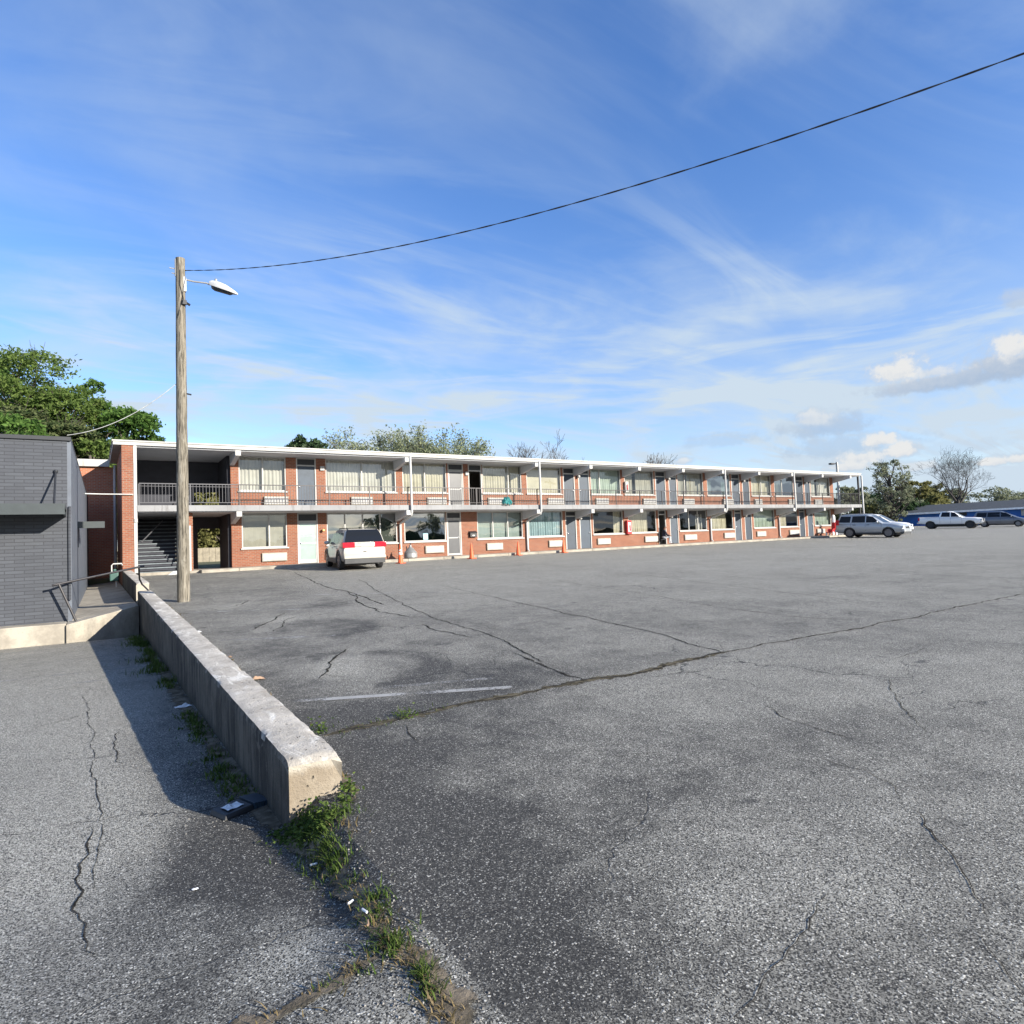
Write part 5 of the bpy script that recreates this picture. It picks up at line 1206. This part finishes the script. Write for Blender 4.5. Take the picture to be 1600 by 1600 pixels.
# ------------------------------------------------------------------ seated person in the open doorway
def person_seated(u, n, z, rz):
    V = {}; E = []; Rr = {}
    def j(nm, x, y, zz, r, par=None): V[nm] = Vector((x, y, zz)); Rr[nm] = r; (E.append((par, nm)) if par else None)
    j('pel', 0, 0, .46, .135); j('bel', .03, 0, .60, .13, 'pel'); j('che', .08, 0, .78, .15, 'bel'); j('sho', .10, 0, .93, .10, 'che'); j('nek', .12, 0, 1.0, .055, 'sho')
    j('hd0', .15, 0, 1.06, .075, 'nek'); j('hd1', .17, 0, 1.15, .095, 'hd0'); j('hd2', .165, 0, 1.22, .075, 'hd1')
    for s, nm in ((1, 'l'), (-1, 'r')):
        j('hip' + nm, .05, .10 * s, .44, .10, 'pel')
        if s > 0: j('kne' + nm, .46, .13 * s, .50, .068, 'hip' + nm); j('ank' + nm, .62, .14 * s, .09, .042, 'kne' + nm); j('toe' + nm, .84, .15 * s, .045, .038, 'ank' + nm)
        else: j('kne' + nm, .44, .14 * s, .54, .068, 'hip' + nm); j('ank' + nm, .38, .13 * s, .09, .042, 'kne' + nm); j('toe' + nm, .60, .15 * s, .045, .038, 'ank' + nm)
        j('sh' + nm, .09, .18 * s, .90, .07, 'sho'); j('elb' + nm, .20, .25 * s, .66, .048, 'sh' + nm); j('wri' + nm, .42, .16 * s, .60, .032, 'elb' + nm); j('pal' + nm, .49, .14 * s, .585, .034, 'wri' + nm)
        for q in range(4): j('f%d%s' % (q, nm), .56 - .006 * abs(q - 1), (.14 + .022 * (q - 1.5)) * s, .575, .010, 'pal' + nm); j('g%d%s' % (q, nm), .585 - .006 * abs(q - 1), (.14 + .024 * (q - 1.5)) * s, .545, .009, 'f%d%s' % (q, nm))
        j('t0' + nm, .50, .10 * s, .60, .011, 'pal' + nm); j('t1' + nm, .53, .085 * s, .595, .010, 't0' + nm)
    keys = list(V); me = bpy.data.meshes.new('person'); me.from_pydata([tuple(V[k_]) for k_ in keys], [(keys.index(a), keys.index(b_)) for a, b_ in E], [])
    o = bpy.data.objects.new('person', me); COL.objects.link(o)
    sk = o.modifiers.new('Skin', 'SKIN'); sk.use_smooth_shade = True
    for i, k_ in enumerate(keys): d_ = me.skin_vertices[0].data[i]; d_.radius = (Rr[k_], Rr[k_]); d_.use_root = (i == 0)
    sb = o.modifiers.new('Sub', 'SUBSURF'); sb.levels = 2; sb.render_levels = 2
    bpy.context.view_layer.update(); dg = bpy.context.evaluated_depsgraph_get()
    nm_ = bpy.data.meshes.new_from_object(o.evaluated_get(dg)); o.modifiers.clear(); o.data = nm_
    nm_.materials.clear()
    for k_ in ('shirt', 'skin', 'jeans', 'black'): nm_.materials.append(M[k_])
    for f in nm_.polygons:
        c = f.center; mi = 0
        if c.z > 1.0 or (c.x > .38 and .53 < c.z < .635 and (c.x > .47 or c.z > .585) and abs(c.y) < .2): mi = 1
        elif c.z < .075 or (c.z < .10 and c.x > .66): mi = 3
        elif c.z < .52: mi = 2
        f.material_index = mi
    o.location = (u, n, z); o.rotation_euler = (0, 0, rz)
    mb = MB(); mb.ball((.150, 0, 1.20), (.098, .086, .088), 16); hb = mb.build('hair', M['hair'], o, 60)
    mb = MB(); mb.ball((.262, 0, 1.135), (.022, .014, .02), 8); mb.ball((.2, .092, 1.14), (.02, .012, .03), 8); mb.ball((.2, -.092, 1.14), (.02, .012, .03), 8); mb.build('face_features', M['skin'], o, 60)
    mb = MB(); mb.ball((.252, .035, 1.165), .011, 8); mb.ball((.252, -.035, 1.165), .011, 8); mb.box(.252, .262, -.025, .025, 1.092, 1.098); mb.build('eyes_and_mouth', M['black'], o)
    return tag(o, 'person in dark top and pale trousers sitting in an open doorway, one leg stretched out', 'person')
u = u_at(1037, 1.5, 32.2); person_seated(u, 32.25, fl(u) - .005, R(-25))
st_ = empty('stool', (u - .02, 32.25, fl(u)), 'low dark stool under the seated person', 'stool', R(-25))
mb = MB(); mb.box(-.19, .19, -.19, .19, .30, .345); part(mb, 'seat', M['dark'], st_, bev=.01)
for x in (-.16, .16):
    for y in (-.16, .16): mb = MB(); mb.tube([(x, y, 0), (x * .9, y * .9, .30)], .018, 6); part(mb, 'leg', M['dark'], st_)

# far car park lamp and back fence
p = at_depth(1308, 731, 92); fl_ = empty('street_lamp', (p.x, p.y, 1.2), 'distant grey parking lamp post rising behind the motel far end', 'lamp post')
zt = p.z + .8; mb = MB(); mb.tube([(0, 0, 0), (0, 0, zt - 1.2)], [.2, .16], 10); part(mb, 'post', M['galv'], fl_, 40)
mb = MB(); q_ = at_depth(1300, 725, 91) - Vector((p.x, p.y, 1.2)); mb.tube([(0, 0, zt - 1.4), tuple(q_)], .08, 6); mb.box(q_.x - .5, q_.x + .3, q_.y - .2, q_.y + .2, q_.z - .1, q_.z + .12); part(mb, 'lamp_head', M['dark'], fl_)
mb = MB()
for i in range(90): a = -10 + i * .5; mb.box(a + .01, a + .49, 62, 62.06, -.4, 2.3 + .03 * random.random())
mb.box(-10, 35, 62.06, 62.12, .5, .6); mb.box(-10, 35, 62.06, 62.12, 1.8, 1.9); tag(mb.build('board_fence', M['fence']), 'pale board fence seen through the passage behind the motel', 'fence')

# ------------------------------------------------------------------ trees
class Leaves:
    def __init__(s): s.v = []; s.f = []
    def leaf(s, p, size, rnd, flat=0):
        a = Vector((rnd.gauss(0, 1), rnd.gauss(0, 1), rnd.gauss(0, 1) * (1 - flat))).normalized()
        b = a.cross(Vector((rnd.gauss(0, 1), rnd.gauss(0, 1), rnd.gauss(0, 1)))).normalized()
        a *= size * (.6 + .8 * rnd.random()); b *= size * .5 * (.6 + .8 * rnd.random())
        i = len(s.v); s.v += [tuple(p - a), tuple(p - a * .1 - b), tuple(p + a), tuple(p - a * .1 + b)]; s.f.append((i, i + 1, i + 2, i + 3))
    def build(s, name, mat, parent):
        me = bpy.data.meshes.new(name); me.from_pydata(s.v, [], s.f); me.materials.append(mat); o = bpy.data.objects.new(name, me); COL.objects.link(o); o.parent = parent; return o
def branches(mb, p, d, L, r, depth, rnd, tips, spread=.55, up=.12, kids=(2, 3), shrink=.74, seg=3, minr=.008, droop=0):
    pts = [p]; q = p.copy(); dd = d.copy(); rs = [r]
    for i in range(seg):
        dd = (dd + Vector((rnd.gauss(0, .13), rnd.gauss(0, .13), rnd.gauss(0, .10) + up * .4 - droop))).normalized(); q = q + dd * (L / seg); pts.append(q.copy()); rs.append(max(minr, r * (1 - .42 * (i + 1) / seg)))
    mb.tube(pts, rs, 8 if r > .12 else 5 if r > .04 else 3, cap=False)
    tips.append((q.copy(), depth, dd.copy()))
    if depth <= 0: return
    n = rnd.randint(*kids)
    for i in range(n):
        t_ = 1.0 if i == 0 else rnd.uniform(.35, .95); idx = min(seg, max(1, int(round(t_ * seg)))); b0 = pts[idx]
        ax_ = dd.orthogonal().normalized(); ax_.rotate(Matrix.Rotation(rnd.uniform(0, 2 * math.pi), 3, dd))
        nd = (dd * (1 if i else 1.4) + ax_ * spread * rnd.uniform(.6, 1.5) * (1 if i else .55) + Vector((0, 0, up))).normalized()
        branches(mb, b0, nd, L * shrink * rnd.uniform(.8, 1.15), rs[idx] * (.85 if i == 0 else .62), depth - 1, rnd, tips, spread, up, kids, shrink, max(2, seg - (depth < 3)), minr, droop)
TREEGROUP = 'trees around the motel'
def bare_tree(x, y, z, H, label, seed, wide=.6, depth=6, leaf=None, nleaf=0, ls=.2, cat='tree', name='bare_tree', trunk=.28, lean=(0, 0), minr=.012, r0=None, barkm='bark', kids=(2, 3), group=None):
    rnd = random.Random(seed); root = empty(name, (x, y, z), label, cat, 0, group)
    mb = MB(); tips = []; L0 = H * trunk; r_ = r0 or H * .022
    mb.tube([(0, 0, -.5), (lean[0] * .4, lean[1] * .4, L0 * .5), (lean[0], lean[1], L0)], [r_ * 1.35, r_ * 1.05, r_ * .9], 10, cap=False)
    for i in range(rnd.randint(3, 4)):
        a = i * 2.1 + rnd.random(); b0 = Vector((lean[0], lean[1], L0 * rnd.uniform(.8, 1)))
        d_ = Vector((math.cos(a) * wide, math.sin(a) * wide, 1)).normalized()
        branches(mb, b0, d_, H * .24, r_ * .62, depth, rnd, tips, wide, .10, kids, .76, 3, minr)
    zmax = max(t_[0].z for t_ in tips); k = H / zmax
    mb.v = [(a * k, b_ * k, c * k) for a, b_, c in mb.v]
    mb.build('trunk', M[barkm], root, 60, recalc=False)
    if leaf:
        lv = Leaves(); cand = [t_ for t_ in tips if t_[1] <= 2]
        for i in range(nleaf):
            p_, dp, dd = rnd.choice(cand); lv.leaf(p_ * k + Vector((rnd.gauss(0, .35), rnd.gauss(0, .35), rnd.gauss(0, .35))) * (H / 14), ls, rnd)
        lv.build('crown', M[leaf], root)
    return root
def leafy_tree(x, y, z, H, Rr, label, seed, leaf, nleaf=9000, ls=.3, name='leafy_tree', lobes=16, base=.25, zsq=1.0, cat='tree', barkm='bark', flat=0, shell=.55, fill=.0, clump=True, group=None):
    rnd = random.Random(seed); root = empty(name, (x, y, z), label, cat, 0, group)
    mb = MB(); tips = []; r_ = H * .02
    mb.tube([(0, 0, -.5), (rnd.gauss(0, .1), rnd.gauss(0, .1), H * .3), (rnd.gauss(0, .3), rnd.gauss(0, .3), H * .75)], [r_ * 1.4, r_, r_ * .4], 9, cap=False)
    lv = Leaves(); zc = H * (base + 1) / 2; hz = H * (1 - base) / 2
    L = []
    for i in range(lobes):
        a = rnd.uniform(0, 6.283); q = rnd.uniform(-1, 1); rad = math.sqrt(max(0, 1 - q * q)) ** .8
        rr = rnd.uniform(.45, .82)
        c = Vector((math.cos(a) * Rr * rad * rr, math.sin(a) * Rr * rad * rr, zc + q * hz * .80)); s_ = Rr * rnd.uniform(.22, .42)
        L.append((c, s_)); st_ = Vector((0, 0, max(H * .2, c.z - Rr * .5 - .6)))
        mid = (st_ + c) / 2 + Vector((0, 0, -.25)); mb.tube([st_, mid, c], [r_ * .42, r_ * .3, r_ * .1], 5, cap=False)
        for j in range(5):
            e_ = c + Vector((rnd.gauss(0, 1), rnd.gauss(0, 1), rnd.gauss(0, .8) + .3)).normalized() * s_ * 1.05; mb.tube([c.lerp(mid, .3), e_], [r_ * .12, .012], 3, cap=False)
    tot = sum(s_ ** 2 for _, s_ in L)
    for c, s_ in L:
        n_ = int(nleaf * s_ ** 2 / tot); nc = max(4, n_ // 22)
        for i in range(nc):
            d_ = Vector((rnd.gauss(0, 1), rnd.gauss(0, 1), rnd.gauss(0, 1))).normalized()
            if d_.z < -.35 and rnd.random() < .6: d_.z = -d_.z
            cc_ = c + Vector((d_.x, d_.y, d_.z * .75 * zsq)) * s_ * (shell + (1.05 - shell) * rnd.random() ** .6)
            for j in range(22):
                lv.leaf(cc_ + Vector((rnd.gauss(0, 1), rnd.gauss(0, 1), rnd.gauss(0, .6 if not flat else .25))) * s_ * .16, ls, rnd, flat)
    mb.build('trunk', M[barkm], root, 60, recalc=False); lv.build('crown', M[leaf], root); return root
def tpos(x, ybase_depth): return at_depth(x, 860, ybase_depth)
def tree_at(kind, x, top, dep, **kw):
    q = at_depth(x, top, dep); z = min(1.3, lot(q.x, q.y)) - .4; H = q.z - z
    return kind(q.x, q.y, z, H, **kw)
GL = 'tall trees behind the grey building'
tree_at(leafy_tree, 40, 548, 62, Rr=6.2, label='tall spring green tree at the far left, highest of the left group', seed=3, leaf='leaf_spring', nleaf=30000, ls=.17, lobes=34, base=.2, group=GL)
tree_at(leafy_tree, -45, 556, 66, Rr=6.5, label='broad spring green tree cut by the left picture edge', seed=33, leaf='leaf_green', nleaf=18000, ls=.19, lobes=24, base=.2, group=GL)
tree_at(leafy_tree, 95, 592, 60, Rr=4.8, label='olive green tree right of the tallest left one', seed=5, leaf='leaf_spring', nleaf=22000, ls=.17, lobes=26, base=.15, group=GL)
tree_at(leafy_tree, 148, 582, 64, Rr=3.4, label='slender loose crowned tree standing above its neighbours behind the brick wing', seed=8, leaf='leaf_green', nleaf=12000, ls=.17, lobes=20, base=.2, group=GL)
tree_at(leafy_tree, 196, 632, 60, Rr=3.6, label='fresh green rounded tree just left of the motel roof', seed=9, leaf='leaf_green', nleaf=16000, ls=.18, lobes=20, base=.1, group=GL)
tree_at(leafy_tree, 62, 622, 52, Rr=5.0, label='dark pine with layered boughs low in front of the left trees', seed=12, leaf='leaf_pine', nleaf=22000, ls=.18, lobes=30, base=.1, zsq=.5, flat=.6, name='pine_tree', group=GL)
tree_at(leafy_tree, 150, 655, 50, Rr=3.6, label='low bushy green tree above the brick wing roof', seed=14, leaf='leaf_spring', nleaf=15000, ls=.17, lobes=20, base=.05, group=GL)
tree_at(leafy_tree, 5, 650, 48, Rr=4.0, label='low dark bushy tree behind the grey roof at far left', seed=15, leaf='leaf_green', nleaf=12000, ls=.18, lobes=18, base=.05, group=GL)
GB = 'trees showing above the motel roof'
tree_at(leafy_tree, 470, 680, 92, Rr=4.2, label='small dark evergreen crown above the motel roof', seed=21, leaf='leaf_dark', nleaf=7000, ls=.3, lobes=22, base=.3, group=GB)
for i, (x, top, dep, lb, lf, nl) in enumerate(((556, 676, 84, 'pale blossoming tree nearest the dark evergreen above the roof', 'leaf_pale', 2200), (628, 671, 80, 'fullest pale blossoming tree above the roof, right of centre left', 'leaf_pale', 3800), (682, 674, 82, 'pale blossoming tree at the right end of the blossom row', 'leaf_pale', 3600), (724, 697, 86, 'sparse small twiggy tree just right of the blossom row', 'leaf_pale', 800), (520, 692, 88, 'sparse pale treetop left of the blossom row', 'leaf_pale', 900))):
    tree_at(bare_tree, x, top, dep, label=lb, seed=60 + i, wide=.75, depth=7, leaf=lf, nleaf=nl * 4, ls=.15, name='blossoming_tree', minr=.018, group=GB)
for i, (x, top, dep, lb, w) in enumerate(((842, 681, 90, 'bare branching tree above the middle of the motel roof', .8), (800, 690, 92, 'smaller bare treetop left of the larger bare one over the roof', .6), (880, 704, 95, 'low bare twigs right of the larger bare tree over the roof', .6), (1013, 708, 95, 'lone thin bare treetop over the right half of the roof', .5))):
    tree_at(bare_tree, x, top, dep, label=lb, seed=80 + i, wide=w, depth=6, minr=.022, group=GB)
tree_at(leafy_tree, 1226, 726, 110, Rr=3.4, label='small grey green crown peeking above the right roof end', seed=25, leaf='leaf_grey', nleaf=3000, ls=.3, lobes=14, base=.3, group=GB)
GR = 'trees beyond the motel far end'
tree_at(leafy_tree, 1388, 711, 88, Rr=3.1, label='tall egg shaped tree in small new leaf left of the blue building', seed=93, leaf='leaf_grey', nleaf=4600, ls=.14, lobes=52, base=.10, shell=.2, barkm='barkdark', group=GR)
tree_at(bare_tree, 1490, 693, 112, label='large bare dark limbed tree standing behind the blue building roof', seed=23, wide=.8, depth=7, minr=.013, barkm='barkdark', trunk=.42, r0=.42, group=GR)
for i, (x, top, dep, Rr, lf, lb, hz) in enumerate(((1425, 752, 104, 4.0, 'leaf_olive', 'olive yellow bushy tree right of the egg shaped tree', .1), (1452, 762, 116, 4.4, 'leaf_olive', 'wide olive bush behind the blue roof left part', .05), (1470, 766, 140, 5, 'leaf_grey', 'grey green round bush left of the bare tree foot', .05), (1550, 768, 140, 6, 'leaf_grey', 'low grey green hedge tree right of the bare tree', .05), (1330, 760, 96, 3.5, 'leaf_grey', 'grey green bush seen through the open end gallery', .05), (1365, 775, 100, 5, 'leaf_dark', 'dark bush behind the white downspout at the motel end', .05), (1345, 790, 92, 5, 'leaf_olive', 'brownish low shrub under the egg shaped tree', .02), (1400, 790, 100, 5, 'leaf_dark', 'dark low shrub at the left end of the blue building', .02), (1585, 771, 150, 6, 'leaf_grey', 'faint low tree line bush at the right picture edge', .05))):
    tree_at(leafy_tree, x, top, dep, Rr=Rr, label=lb, seed=110 + i, leaf=lf, nleaf=4500, ls=.26, lobes=18, base=hz, name='bushy_tree' if i < 5 else 'shrub', group=GR)
# bushes behind the back fence, seen through the passage
for i, x in enumerate((318, 335, 352)):
    tree_at(leafy_tree, x, 735 + 6 * i, 66, Rr=3.4, label=('rough bush over the board fence, left in the passage', 'rough bush over the board fence, middle of the passage', 'rough bush over the board fence, right in the passage')[i], seed=140 + i, leaf='leaf_olive', nleaf=7000, ls=.22, lobes=16, base=.05, name='shrub')
# trees across the street behind the viewer: the windows mirror them
srcs = []
for i, (x, y, H) in enumerate(((48, -58, 11), (66, -64, 13), (84, -56, 10), (104, -66, 12), (130, -62, 12), (160, -66, 13))):
    bare_tree(x, y, -2.2, H, ('bare tree across the street mirrored in the large office window', 'second bare tree across the street, mirrored right of the first', 'third tree across the street, mirrored in the middle windows', 'fourth tree across the street, mirrored in the middle right windows', 'fifth tree across the street, mirrored in the right windows', 'sixth tree across the street, mirrored in the last windows')[i], 200 + i, wide=.7, depth=5, leaf='leaf_grey' if i % 2 else 'leaf_dark', nleaf=1800, ls=.35, minr=.03, group='trees across the street seen in the window reflections')
mb = MB()
for i in range(60): x = 20 + i * 3; mb.ball((x, -75 + 4 * noise.noise(Vector((x, 0, 0))), 1), (4, 3, 3.5 + 2.5 * noise.noise(Vector((x * .3, 1, 0)))), 10)
tag(mb.build('far_hedge', M['leaf_dark'], smooth=60), kind='stuff')
rp = empty('utility_pole', (77, -40, -1.2), 'utility pole with two crossarms across the street, mirrored in an upper window', 'utility pole')
mb = MB(); mb.tube([(0, 0, 0), (0, 0, 15.2)], [.2, .13], 10); part(mb, 'shaft', M['pole'], rp, 40)
for z in (14.6, 12.6): mb = MB(); mb.box(-1.6, 1.6, -.08, .08, z, z + .2); part(mb, 'crossarm', M['pole'], rp)

# ------------------------------------------------------------------ weeds and grass
def blades(name, spots, mat, rnd, h=.09, w=.006, lean_=.5):
    v = []; f = []
    for (x, y, z, n_, sp, hs) in spots:
        for i in range(n_):
            a = rnd.uniform(0, 6.283); rr = abs(rnd.gauss(0, sp)); px_, py_ = x + math.cos(a) * rr, y + math.sin(a) * rr
            zz_ = surf_any(px_, py_) if z is None else z
            b = rnd.uniform(0, 6.283); hh = h * hs * rnd.uniform(.45, 1.25); ln_ = lean_ * hh * rnd.uniform(.2, 1.4); ww = w * rnd.uniform(.7, 1.4)
            dx_, dy_ = math.cos(b), math.sin(b); sx, sy = -dy_ * ww, dx_ * ww
            k = len(v)
            v += [(px_ - sx, py_ - sy, zz_), (px_ + sx, py_ + sy, zz_), (px_ + dx_ * ln_ * .4 + sx * .7, py_ + dy_ * ln_ * .4 + sy * .7, zz_ + hh * .65), (px_ + dx_ * ln_ * .4 - sx * .7, py_ + dy_ * ln_ * .4 - sy * .7, zz_ + hh * .65), (px_ + dx_ * ln_, py_ + dy_ * ln_, zz_ + hh)]
            f += [(k, k + 1, k + 2, k + 3), (k + 3, k + 2, k + 4)]
    me = bpy.data.meshes.new(name); me.from_pydata(v, [], f); me.materials.append(mat); o = bpy.data.objects.new(name, me); COL.objects.link(o); return tag(o, kind='stuff')
def broad(name, spots, mat, rnd, size=.022):
    lv = Leaves()
    for (x, y, n_, sp, h) in spots:
        for i in range(n_):
            q = Vector((x + rnd.gauss(0, sp), y + rnd.gauss(0, sp), 0)); q.z = surf_any(q.x, q.y) + abs(rnd.gauss(0, h)) + .008; lv.leaf(q, size, rnd, .55)
    me = bpy.data.meshes.new(name); me.from_pydata(lv.v, [], lv.f); me.materials.append(mat); o = bpy.data.objects.new(name, me); COL.objects.link(o); return tag(o, kind='stuff')
rnd = random.Random(5)
def pa(x, y): q = on_any(x, y); return q.x, q.y
g = []
for x, y, n_, sp, hs in ((490, 1310, 260, .07, .8), (505, 1330, 260, .06, .9), (515, 1350, 240, .06, .9), (525, 1362, 120, .05, .7), (545, 1385, 60, .04, .6), (585, 1405, 110, .05, .7), (590, 1425, 110, .045, .7), (580, 1440, 60, .03, .6), (605, 1475, 140, .05, .8), (615, 1485, 120, .05, .8), (660, 1525, 110, .035, .8), (672, 1550, 110, .035, .8), (560, 1520, 30, .04, .5), (510, 1545, 25, .04, .5), (630, 1118, 60, .10, 1.0), (600, 1130, 25, .1, .6), (560, 1137, 25, .12, .6), (500, 1140, 40, .1, .9), (540, 1270, 90, .06, 1.2), (690, 1108, 15, .1, .5)):
    q = pa(x, y); g.append((q[0], q[1], None, n_, sp, hs))
blades('seam_grass', [(a, b, c, int(d * .75), e * 1.2, f_ * rnd.uniform(.7, 1.1)) for a, b, c, d, e, f_ in g], M['leaf_weed'], rnd, .050, .003, 1.3)
g = []
for i in range(95):
    t_ = rnd.random(); k = int(t_ * (len(wpts) - 1)); q = wpts[k].lerp(wpts[k + 1], rnd.random()); g.append((q.x, q.y, None, 6, .05, rnd.uniform(.25, .6)))
for x, y in ((640, 1495), (560, 1515), (545, 1525), (500, 1550), (430, 1585), (545, 1250), (535, 1290), (550, 1300)): q = pa(x, y); g.append((q[0], q[1], None, 18, .05, .45))
blades('dry_grass', g, M['straw'], rnd, .06, .003, 1.6)
b_ = []
for x, y, n_, sp, h in ((460, 1300, 260, .05, .016), (480, 1295, 300, .05, .02), (500, 1294, 190, .05, .018), (440, 1305, 80, .05, .012), (545, 1238, 80, .025, .04), (540, 1255, 70, .03, .03), (520, 1275, 60, .03, .03), (635, 1120, 60, .06, .04), (500, 1145, 60, .05, .05)):
    q = pa(x, y); b_.append((q[0], q[1], n_, sp, h))
broad('leafy_weeds', b_, M['leaf_weed'], rnd, .015)
g = []
for i in range(260):
    n_ = rnd.uniform(4.6, 19.5)
    dens = noise.noise(Vector((n_ * .6, 3, 0)))
    if dens > .02: g.append((.93 - abs(rnd.gauss(0, .07)), n_, None, 16, .06, rnd.uniform(.5, 1.3) * (1.3 if n_ > 9 else .7)))
for n_ in (13.2, 16.0, 16.6, 17.3, 11.8): g.append((.80, n_, None, 160, .16, 1.5))
blades('wall_foot_grass', g, M['leaf_weed'], rnd, .065, .005, 1.1)
g = [(1.40 + abs(rnd.gauss(0, .04)), rnd.uniform(4.3, 18), None, 8, .05, rnd.uniform(.3, .8)) for i in range(60)]
blades('wall_back_grass', g, M['straw'], rnd, .07, .004, 1.0)
# loose grit along the joints
mb = MB()
for i in range(800):
    if i % 3: q = wpts[rnd.randrange(len(wpts) - 1)]; k = rnd.random(); q2 = wpts[min(len(wpts) - 1, wpts.index(q) + 1)]; c = q.lerp(q2, k); x, y = c.x + rnd.gauss(0, .09), c.y + rnd.gauss(0, .09)
    else: x, y = rnd.uniform(.25, .98), rnd.uniform(4.3, 9)
    s_ = rnd.uniform(.002, .005); z = surf_any(x, y) + s_ * .5; mb.hexa([(x - s_, y - s_, z - s_), (x + s_, y - s_ * .8, z - s_), (x + s_ * .9, y + s_, z - s_), (x - s_ * .7, y + s_, z - s_)], [(x - s_ * .6, y - s_ * .5, z + s_ * .5), (x + s_ * .5, y - s_ * .6, z + s_ * .6), (x + s_ * .6, y + s_ * .5, z + s_ * .4), (x - s_ * .5, y + s_ * .6, z + s_ * .5)])
tag(mb.build('loose_grit', plain('grit', (.20, .19, .175), .9, var=.5, sc=60), recalc=False), kind='stuff')
